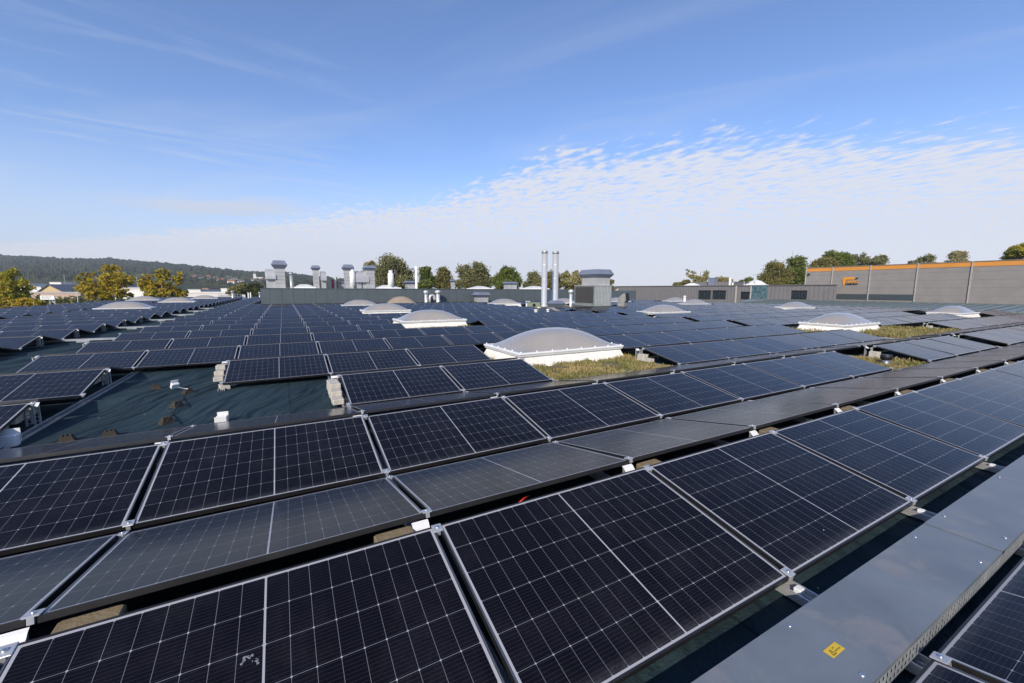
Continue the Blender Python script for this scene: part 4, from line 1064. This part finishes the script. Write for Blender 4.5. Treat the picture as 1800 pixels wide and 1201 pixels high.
LO = leaf_material('leaf_olive', (.10, .115, .034), (.20, .185, .055), (.30, .245, .085)) #'leaf_olive', (0.120, 0.120, 0.035), (0.240, 0.208, 0.054), (0.384, 0.288, 0.080))
LD = leaf_material('leaf_dark', (0.027, 0.042, 0.018), (0.068, 0.090, 0.030), (0.135, 0.135, 0.045))
LP = leaf_material('leaf_pale', (0.176, 0.176, 0.072), (0.336, 0.304, 0.128), (0.512, 0.432, 0.208))
GZ = -9.6
def ptree(name, label, u, vtop, D, crowns, mleaf, n=4200, size=.34, clumps=70, vb=None, droop=0.0, tr=.28, limbs=7):
    loose = 'autumn' in name
    """crowns: (du, v_centre, half_width_px, half_height_px) as seen in the photograph, at depth D"""
    g = far(u, 520, D); base = (g.x, g.y, GZ); k = D/FPX
    ells = []
    for du, vc, hw, hh in crowns:
        c = far(u+du, vc, D+random.uniform(-.6, .6)*hw*k)
        ells.append((c.x-g.x, c.y-g.y, c.z-GZ, hw*k, hw*k*.9, hh*k))
    th = max(2.0, min(e[2]-e[5]*.6 for e in ells))
    return tree(name, label, base, th, ells, int(n*(2.2 if loose else 3.4)), size*(.85 if loose else .80), mleaf, int(clumps*(2.6 if loose else 2.0)), tr, droop, limbs=limbs, spread=.62 if loose else 1.0)
# yellow autumn trees on the left
ptree('autumn_tree', 'yellow green autumn tree cut by the left frame edge', 14, 472, 88, [(2, 490, 16, 18), (-14, 496, 20, 16), (16, 508, 22, 16), (-8, 520, 26, 14)], LYG, 5200, .30, 90)
ptree('shrub_row', 'reddish yellow shrubs at the roof edge below the left autumn tree', 40, 515, 84, [(-30, 535, 16, 12), (0, 533, 17, 10), (24, 535, 14, 8)], LY, 2200, .28, 40)
ptree('autumn_tree', 'orange yellow autumn tree with tall right crown, second from the left', 178, 466, 92, [(20, 482, 16, 17), (30, 492, 24, 13), (-28, 494, 12, 13), (-10, 506, 28, 14), (12, 515, 34, 13), (-38, 486, 7, 6), (-18, 486, 6, 10)], LY, 6200, .29, 110)
ptree('autumn_tree', 'yellow autumn tree with three upright plumes, third from the left', 286, 473, 90, [(0, 487, 11, 14), (-27, 491, 9, 12), (27, 490, 9, 12), (-6, 506, 26, 12), (8, 516, 33, 10), (-34, 500, 8, 9)], LY, 5600, .29, 100)
ptree('dark_tree', 'dark green tree just left of the parapet end', 448, 494, 120, [(0, 508, 12, 10), (-14, 514, 13, 9), (8, 518, 12, 10), (-26, 518, 12, 7)], LD, 3000, .4, 60)
ptree('olive_tree', 'olive yellow tree left of the dark one by the parapet', 428, 496, 135, [(0, 508, 12, 9), (-15, 512, 10, 8)], LO, 2200, .42, 45)
# behind the parapet building
ptree('willow_tree', 'tall spreading willow behind the parapet building', 692, 445, 120, [(-2, 466, 27, 18), (-22, 478, 16, 13), (20, 480, 15, 15), (-12, 494, 26, 17), (16, 497, 28, 15), (0, 506, 30, 12)], LW, 8200, .36, 120, None, .6, .5, 12)
ptree('willow_tree', 'small pale willow crown peeking left of the tall willow', 650, 456, 122, [(0, 466, 11, 8), (-2, 478, 10, 10), (-4, 490, 8, 12)], LP, 2000, .34, 40, None, .5)
ptree('green_tree', 'fresh green upright tree beside the slender white flue', 748, 467, 115, [(0, 478, 12, 10), (3, 492, 14, 12), (-2, 506, 15, 12)], LG, 3200, .36, 60)
ptree('olive_tree', 'olive tree right of the fresh green one', 781, 467, 130, [(0, 482, 12, 13), (-8, 495, 13, 13), (8, 500, 14, 12)], LO, 3400, .38, 60, None, .4)
ptree('olive_tree', 'broad olive brown tree group at the parapet middle', 832, 461, 130, [(-14, 476, 14, 14), (12, 474, 16, 13), (0, 494, 27, 15), (20, 494, 16, 14), (-22, 500, 12, 10)], LW, 6000, .38, 100, None, .4)
ptree('round_tree', 'round dark green tree left of the steel chimneys', 892, 468, 118, [(0, 482, 17, 13), (-14, 492, 14, 11), (14, 494, 13, 12), (0, 502, 26, 10)], LG, 4600, .36, 80)
ptree('willow_tree', 'pale willow immediately left of the steel chimneys', 938, 473, 128, [(0, 487, 13, 13), (-6, 500, 14, 10), (10, 500, 14, 12)], LW, 3000, .36, 55, None, .5)
ptree('willow_tree', 'willow crown showing between and behind the two steel chimneys', 971, 474, 132, [(0, 488, 15, 14), (0, 502, 18, 11)], LO, 2800, .38, 55, None, .4)
ptree('poplar_tree', 'pale poplar right of the steel chimneys', 1004, 475, 135, [(-8, 487, 9, 12), (8, 485, 9, 11), (0, 499, 20, 12)], LP, 3200, .34, 60)
ptree('olive_tree', 'olive tree squeezed beside the ventilation unit duct', 1026, 485, 135, [(0, 494, 12, 9), (4, 503, 14, 9)], LO, 1800, .38, 40)
ptree('olive_tree', 'small olive tree right of the ventilation unit hood', 1074, 489, 130, [(0, 498, 6, 9), (-2, 507, 7, 8)], LO, 1200, .34, 26)
# right side
ptree('sparse_tree', 'sparse thin tree behind the low building plant room', 1228, 474, 150, [(-12, 484, 7, 9), (0, 492, 10, 9), (14, 486, 8, 12), (-20, 478, 4, 5), (2, 502, 16, 8)], LP, 1900, .32, 50)
ptree('olive_tree', 'round pale bush left of the sparse tree', 1194, 492, 160, [(0, 501, 11, 6), (14, 499, 9, 7)], LO, 1400, .4, 30)
ptree('sparse_tree', 'greyish thin tree right of the dark chimney box', 1268, 483, 155, [(-6, 492, 10, 7), (10, 494, 10, 7), (0, 501, 16, 6)], LP, 1700, .36, 36)
ptree('dark_tree', 'small dark round tree left of the big autumn grove', 1317, 486, 170, [(0, 494, 7, 6), (-14, 497, 8, 5), (10, 499, 9, 5)], LG, 1300, .42, 28)
ptree('grove_tree', 'large brown green tree, left end of the grove beside the hall', 1366, 456, 128, [(-4, 473, 18, 14), (-14, 488, 19, 14), (12, 484, 18, 16), (0, 500, 30, 12), (-30, 494, 9, 10)], LO, 6200, .37, 110)
ptree('grove_tree', 'green rounded tree in the middle of the grove', 1400, 447, 132, [(0, 463, 17, 14), (4, 482, 20, 16), (0, 500, 22, 14)], LG, 4600, .37, 80)
ptree('grove_tree', 'rusty brown rounded tree over the left end of the hall', 1448, 450, 138, [(0, 466, 27, 14), (-14, 480, 22, 14), (14, 482, 26, 14)], LO, 5600, .37, 100)
ptree('grove_tree', 'darker green tree at the right back of the grove', 1474, 441, 150, [(-10, 452, 16, 10), (8, 456, 16, 13), (16, 470, 14, 12), (0, 474, 20, 14)], LG, 4800, .4, 90)
ptree('hall_tree', 'grey green tree just right of the grove behind the hall roof', 1500, 446, 165, [(0, 458, 9, 11), (-3, 470, 12, 10)], LW, 1600, .38, 36)
ptree('hall_tree', 'broad olive tree rising over the hall above the emblem', 1534, 444, 150, [(-13, 454, 11, 10), (14, 456, 13, 9), (0, 464, 26, 10), (4, 476, 26, 12)], LW, 4200, .38, 80)
ptree('hall_tree', 'low willow crown above the middle of the hall roof', 1622, 448, 150, [(6, 457, 14, 9), (-14, 462, 12, 6), (0, 470, 24, 10)], LW, 2800, .36, 60)
ptree('hall_tree', 'thin greyish tree with bare tips above the hall roof', 1683, 437, 150, [(-8, 449, 8, 8), (8, 450, 9, 9), (0, 446, 5, 9), (0, 462, 19, 10)], LP, 1900, .3, 60, None, 0, .3, 14)
ptree('hall_tree', 'sunlit green tree at the right frame edge above the hall', 1788, 431, 120, [(-8, 442, 14, 9), (14, 440, 16, 12), (0, 456, 24, 11)], LYG, 3800, .34, 80)

# ------------------------------------------------------------------ hill, far woods, town
PROF = [(-700, 462), (-400, 456), (0, 451.5), (60, 453.5), (100, 456.5), (160, 458), (200, 457.5), (260, 463), (330, 468.5), (380, 474.5), (430, 480), (465, 481), (510, 482.5), (550, 488), (590, 492.5), (640, 497), (720, 502)]
def ridge_v(u):
    for (a, va), (b_, vb) in zip(PROF, PROF[1:]):
        if a <= u <= b_: return va+(vb-va)*(u-a)/(b_-a)
    return 505
def terr(u, D, DR=1700.0, D0=430.0):
    top = far(u, ridge_v(u), DR).z
    t_ = min(1.0, max(0.0, (D-D0)/(DR-D0)))
    return GZ+.1+(top-GZ)*t_**1.35
def hill():
    us = list(np.arange(-700, 724, 1.6)); Ds = list(np.linspace(430, 1000, 36))+list(np.linspace(1016, 1700, 44))+[1760, 1900]
    vs = []; fs = []
    for D in Ds:
        for u in us:
            g = far(u, 505, min(D, 1e9)); z = terr(u, min(D, 1700))
            if D > 1700: z = terr(u, 1700)-(D-1700)*.5
            wood = mnoise.noise(Vector((g.x*.006, g.y*.006, 1.0)))
            if D > 820 and D <= 1700 and (wood > -.22 or D > 1250):
                z += 6.0+8.0*mnoise.noise(Vector((g.x*.03, g.y*.03, 0)))+5.0*mnoise.noise(Vector((g.x*.09, g.y*.09, 5)))+random.uniform(-1.6, 1.6)
            vs.append((g.x, g.y, z))
    n = len(us)
    for i in range(len(Ds)-1):
        for j in range(n-1): a = i*n+j; fs.append((a, a+1, a+n+1, a+n))
    b = MB().add(vs, fs, 0, False)
    mt = bpy.data.materials.new('hill_forest'); mt.use_nodes = True
    t = NT(mt.node_tree); bs = t.n['Principled BSDF']; g = t.node('ShaderNodeNewGeometry')
    pz = t.sep(g.outputs['Position'])
    n1 = t.noise(g.outputs['Position'], .0065, 3, .6); n2 = t.noise(g.outputs['Position'], .09, 4, .7)
    n3 = t.noise(g.outputs['Position'], .03, 5, .7)
    forest = t.mix(t.rng(n2, .35, .65), (.008, .015, .010, 1), (.052, .060, .024, 1))
    forest = t.mix(t.rng(n3, .5, .7, 0, .55), forest, (.085, .080, .026, 1))
    forest = t.mix(t.rng(n1, .5, .75, 0, .6), forest, (.060, .062, .022, 1))
    field = t.mix(t.rng(n2, .3, .7), (.085, .115, .035, 1), (.13, .15, .06, 1))
    dist = t.node('ShaderNodeVectorMath', operation='DISTANCE'); t.l.new(g.outputs['Position'], dist.inputs[0]); dist.inputs[1].default_value = (CAM.x, CAM.y, 0)
    fmask = t.m('MULTIPLY', t.rng(n1, .46, .40, 0, 1, True), t.rng(dist.outputs['Value'], 1450, 1150, 0, 1, True))
    t.l.new(t.mix(fmask, forest, field), bs.inputs['Base Color']); bs.inputs['Roughness'].default_value = .95; bs.inputs['Specular IOR Level'].default_value = .1
    return struct(b.obj('hill', mt))
hill()
def far_woods():
    P = []
    def add(u, D, hw, hh, n):
        g = far(u, 505, D); z = terr(u, D) if u < 720 else GZ
        k = D/FPX
        q = rng.normal(size=(n, 3)); q /= np.linalg.norm(q, axis=1)[:, None]; q *= rng.uniform(.6, 1.0, (n, 1))
        P.append(np.array([g.x, g.y, z+hh*k*.95])+q*np.array([hw*k, hw*k, hh*k]))
    for _ in range(330):
        D = random.uniform(230, 950); u = random.uniform(-60, 660)
        add(u, D, random.uniform(3, 8)*300/D*1.4, random.uniform(3, 6)*330/D*1.6, 46)
    for _ in range(120):
        D = random.uniform(320, 620); u = random.uniform(1060, 1420)
        k = FPX/D; add(u, D, random.uniform(3.5, 6.5)*k, random.uniform(3.6, 5.8)*k, 46)
    for u in np.arange(470, 660, 5.0):
        D = random.uniform(240, 300); k = FPX/D; add(u, D, random.uniform(3, 5)*k, random.uniform(4.0, 6.0)*k, 60)
    for _ in range(70):
        D = random.uniform(125, 175); k = FPX/D; add(random.uniform(-20, 335), D, random.uniform(2.5, 4.5)*k, random.uniform(2.9, 4.3)*k, 190)
    for u in np.arange(590, 1075, 6.5):
        D = random.uniform(150, 200); k = FPX/D; add(u, D, random.uniform(2.5, 4)*k, random.uniform(5.2, 6.6)*k, 130)
    P = np.concatenate(P); v = leaves(P, .8); nf = len(P)
    me = bpy.data.meshes.new('far_woods')
    me.vertices.add(nf*4); me.vertices.foreach_set('co', v.ravel()); me.loops.add(nf*4)
    me.loops.foreach_set('vertex_index', np.arange(nf*4)); me.polygons.add(nf)
    me.polygons.foreach_set('loop_start', np.arange(nf)*4); me.polygons.foreach_set('loop_total', np.full(nf, 4))
    me.materials.append(leaf_material('leaf_far', (0.045, 0.058, 0.022), (0.112, 0.120, 0.038), (0.224, 0.192, 0.056))); me.update(calc_edges=True)
    tag(link('far_woods', me), 'distant trees and hedges between the town houses', 'woods', None, 'stuff')
far_woods()
M_hw = mat('house_white', (.68, .66, .62), .8); M_hc = mat('house_cream', (.60, .54, .42), .8)
M_rr = mat('roof_red', (.24, .10, .065), .8); M_rg = mat('roof_grey', (.11, .10, .10), .8)
def house(u, D, w_, d_, h, mw, mr, label, rz=None, z=None, group='distant town houses'):
    g = far(u, 505, D); zz_ = terr(u, D)+1.0 if z is None else z
    t = thing('house', label, 'house', (g.x, g.y, zz_), rz if rz is not None else random.uniform(-.6, .9), group)
    MB().box(-w_/2, -d_/2, -4, w_/2, d_/2, h).add([(-w_/2, -d_/2, h), (-w_/2, d_/2, h), (-w_/2, 0, h+d_*.38)], [(0, 1, 2), (2, 1, 0)]).add([(w_/2, -d_/2, h), (w_/2, d_/2, h), (w_/2, 0, h+d_*.38)], [(0, 1, 2), (2, 1, 0)]).obj('wall', mw, t)
    hr = h+d_*.38; o = .5
    MB().hexa([(-w_/2-o, -d_/2-o, h-.35), (w_/2+o, -d_/2-o, h-.35), (w_/2+o, 0, hr+.02), (-w_/2-o, 0, hr+.02)], [(-w_/2-o, -d_/2-o, h-.1), (w_/2+o, -d_/2-o, h-.1), (w_/2+o, 0, hr+.27), (-w_/2-o, 0, hr+.27)]) \
        .hexa([(-w_/2-o, 0, hr+.02), (w_/2+o, 0, hr+.02), (w_/2+o, d_/2+o, h-.35), (-w_/2-o, d_/2+o, h-.35)], [(-w_/2-o, 0, hr+.27), (w_/2+o, 0, hr+.27), (w_/2+o, d_/2+o, h-.1), (-w_/2-o, d_/2+o, h-.1)]).obj('roof', mr, t)
    b = MB()
    for x in (-w_*.25, w_*.22): b.box(x-.6, -d_/2-.04, h*.45, x+.6, -d_/2-.005, h*.8)
    b.obj('windows', M_win, t)
HS = [(342, 960), (349, 1010), (356, 905), (366, 1040), (372, 930), (381, 1000), (388, 880), (399, 940), (404, 1060), (408, 850), (413, 980), (425, 900), (434, 1020), (447, 960), (455, 880), (463, 1010)]
for i, (u, D) in enumerate(HS):
    house(u, D, random.uniform(9, 15), random.uniform(7, 9), random.uniform(5.5, 8.5), M_hw if i % 4 else M_hc, M_rr if i % 3 == 0 else M_rg,
          'distant '+('white' if i % 4 else 'cream')+' house under '+('red' if i % 3 == 0 else 'grey')+' roof, '+ordn(i)+' from left on the wooded slope')
house(1078, 175, 10, 8, 6.5, M_hw, M_rg, 'pale gabled house just right of the ventilation unit hood', 1.2, -6.6, 'pale gabled houses')
house(1121, 240, 9, 8, 6.0, M_hw, M_rr, 'white gable behind the left end of the low ribbed building', 1.3, -5.8, 'pale gabled houses')
# church on the hill slope
g = far(449, 505, 1050); t = thing('church', 'tiny white church tower on the distant slope left of the parapet', 'church', (g.x, g.y, terr(449, 1050)+4))
MB().box(-3, -3, -5, 3, 3, 16).obj('tower', M_hw, t); MB().frus(0, 0, 16, 6.4, 6.4, 25, .3, .3).obj('spire', M_rg, t); MB().box(3.05, -5, -5, 18, 5, 8).obj('nave', M_hw, t)
# industrial halls on the left
def hallbox(u0, u1, vt, D, dep, label, m_, roofm, name='warehouse', gable=0.0, win=True):
    a, c_ = far(u0, 505, D), far(u1, 505, D); zt = far((u0+u1)/2, vt, D).z
    ang = math.atan2(c_.y-a.y, c_.x-a.x); wd = (c_-a).length
    t = thing(name, label, 'warehouse', (a.x, a.y, GZ), ang, 'industrial halls beyond the left roof edge')
    h = zt-GZ
    if gable:
        e = h-gable
        b = MB(); b.box(0, 0, 0, wd, dep, e); b.add([(0, 0, e), (wd, 0, e), (wd*.45, 0, h), (0, dep, e), (wd, dep, e), (wd*.45, dep, h)], [(0, 1, 2), (5, 4, 3)]); b.obj('wall', m_, t)
        q = wd*.45
        MB().hexa([(-.6, -.8, e-.25), (q, -.8, h), (q, dep, h), (-.6, dep, e-.25)], [(-.6, -.8, e+.15), (q, -.8, h+.4), (q, dep, h+.4), (-.6, dep, e+.15)]).hexa([(q, -.8, h), (wd+.6, -.8, e-.25), (wd+.6, dep, e-.25), (q, dep, h)], [(q, -.8, h+.4), (wd+.6, -.8, e+.15), (wd+.6, dep, e+.15), (q, dep, h+.4)]).obj('roof', roofm, t)
    else:
        MB().box(0, 0, 0, wd, dep, h-.5).obj('wall', m_, t); MB().box(-.2, -.2, h-.5, wd+.2, dep+.2, h).obj('roof', roofm, t)
        if win:
            b = MB(); n = max(2, int(wd/5))
            for k in range(n): b.box(wd*(k+.2)/n, -.06, h*.35, wd*(k+.8)/n, -.01, h*.6)
            b.obj('window_band', M_win, t)
    return t
M_tan = mat('tan_wall', (.52, .38, .20), .8); M_blueroof = mat('slate_blue_roof', (.085, .095, .13), .6); M_pale = mat('pale_wall', (.56, .53, .49), .8); M_wroof = mat('white_roof', (.60, .59, .57), .7); M_conc = mat('grey_roof_edge', (.38, .37, .36), .7)
hallbox(52, 130, 501, 235, 60, 'tan gabled factory hall with slate roof between the autumn trees', M_tan, M_blueroof, 'factory', 7.2)
hallbox(40, 140, 513.5, 205, 14, 'low pink grey annex in front of the tan gabled factory', mat('pinkish_wall', (.40, .29, .23), .8), M_conc, win=False)
hallbox(20, 72, 504, 300, 20, 'white flat hall at far left behind the autumn tree', M_hw, M_wroof)
hallbox(200, 252, 508, 215, 25, 'white flat hall between the second and third autumn trees', M_hw, M_wroof)
hallbox(214, 246, 505, 245, 15, 'grey hall with pale roof peeking between autumn trees', M_pale, M_conc)
hallbox(318, 395, 513.5, 190, 22, 'long pale flat hall right of the third autumn tree', M_pale, M_wroof)
hallbox(330, 352, 508.5, 260, 18, 'small white block behind the long pale hall', M_hw, M_conc)
hallbox(384, 446, 517.5, 165, 12, 'pinkish low hall below the dark green tree', mat('pink_pale', (.50, .42, .37), .8), M_wroof)
hallbox(355, 366, 506.5, 300, 15, 'small reddish roofed building behind the pale halls', M_pale, M_rr)
hallbox(388, 402, 507, 290, 15, 'small white flat building right of the reddish one', M_hw, M_wroof)
hallbox(28, 48, 498, 430, 18, 'far white building above the tan factory, left', M_hw, M_wroof)
hallbox(88, 108, 496, 520, 18, 'far pale greenhouse like building on the field edge', M_hw, M_wroof)
# billboard
a = far(70.5, 524, 108); c_ = far(95.5, 523.5, 108); wd = (c_-a).length; ang = math.atan2(c_.y-a.y, c_.x-a.x); k = 108/FPX
t = thing('billboard', 'white two line billboard on steel struts beyond the left roof edge', 'billboard', (a.x, a.y, GZ), ang)
zb = far(83, 527, 108).z-GZ; zt_ = far(83, 519.8, 108).z-GZ
MB().box(0, 0, zb, wd, .25, zt_).obj('board', mat('board_white', (.72, .72, .70), .6), t)
b = MB()
for z, x1, h in ((.64, .80, .10), (.30, .60, .15)):
    x = .12*wd
    while x < x1*wd:
        ww = random.uniform(.10, .22); zc = zb+(zt_-zb)*z
        b.box(x, -.02, zc, x+ww*.35, -.004, zc+h*(zt_-zb)*1.4); b.box(x+ww*.35, -.02, zc+random.choice((0, .1)), x+ww, -.004, zc+.08+random.choice((0, .1))); x += ww+.07
b.obj('lettering', M_lbk, t)
for x in (.12*wd, .55*wd, .9*wd): MB().box(x-.1, .3, 0, x+.1, .5, zb+.3).obj('post', M_galv, t)
MB().tube([(.6*wd, .45, zb), (.95*wd, 1.2, zb-2.2)], .09, 6).obj('strut', M_galv, t)
# masts and lamp posts
for u, vt, vb, D, lab in ((115, 484, 505, 330, 'slim tall wooden mast behind the tan factory'), (242, 487, 520, 260, 'slim mast between the second and third autumn trees'), (134, 513, 533, 110, 'grey lamp post beside the second autumn tree'), (228, 518, 530, 105, 'bent lamp post in front of the white hall')):
    g = far(u, 505, D); zt = far(u, vt, D).z
    tag(MB().tube([(0, 0, 0), (0, 0, (zt-GZ)*.7), (.05, 0, zt-GZ), (.9, 0, zt-GZ+.1)], [.16, .12, .09, .06], 8).obj('mast', M_galv, None, (g.x, g.y, GZ)), lab, 'mast')
# railing on the far left roof
t = thing('roof_railing', 'pale safety railing on the far roof edge left of the parapet', 'railing', (0, 0, 0))
a = far(384, 517.5, 115); c_ = far(427, 517.5, 115)
for z in (0, .55, 1.1): MB().tube([a-Vector((0, 0, z)), c_-Vector((0, 0, z))], .05, 6).obj('rail', M_galv, t)
for i in range(10): p = a.lerp(c_, i/9); MB().tube([p, p-Vector((0, 0, 10))], .05, 6).obj('post', M_galv, t)

# ------------------------------------------------------------------ autumn haze
hz = MB().box(-2300, -700, -10.6, 1200, 2300, 165).obj('haze', None)
hz.data.materials.clear()
hm = bpy.data.materials.new('haze_air'); hm.use_nodes = True
ht = NT(hm.node_tree); ht.n.remove(ht.n['Principled BSDF'])
vol = ht.node('ShaderNodeVolumePrincipled'); vol.inputs['Color'].default_value = (.86, .92, 1.0, 1); vol.inputs['Density'].default_value = .00014; vol.inputs['Anisotropy'].default_value = .2
ht.l.new(vol.outputs[0], ht.n['Material Output'].inputs['Volume'])
hz.data.materials.append(hm)
tag(hz, 'thin pale haze in the autumn air over the valley', 'haze', None, 'stuff')
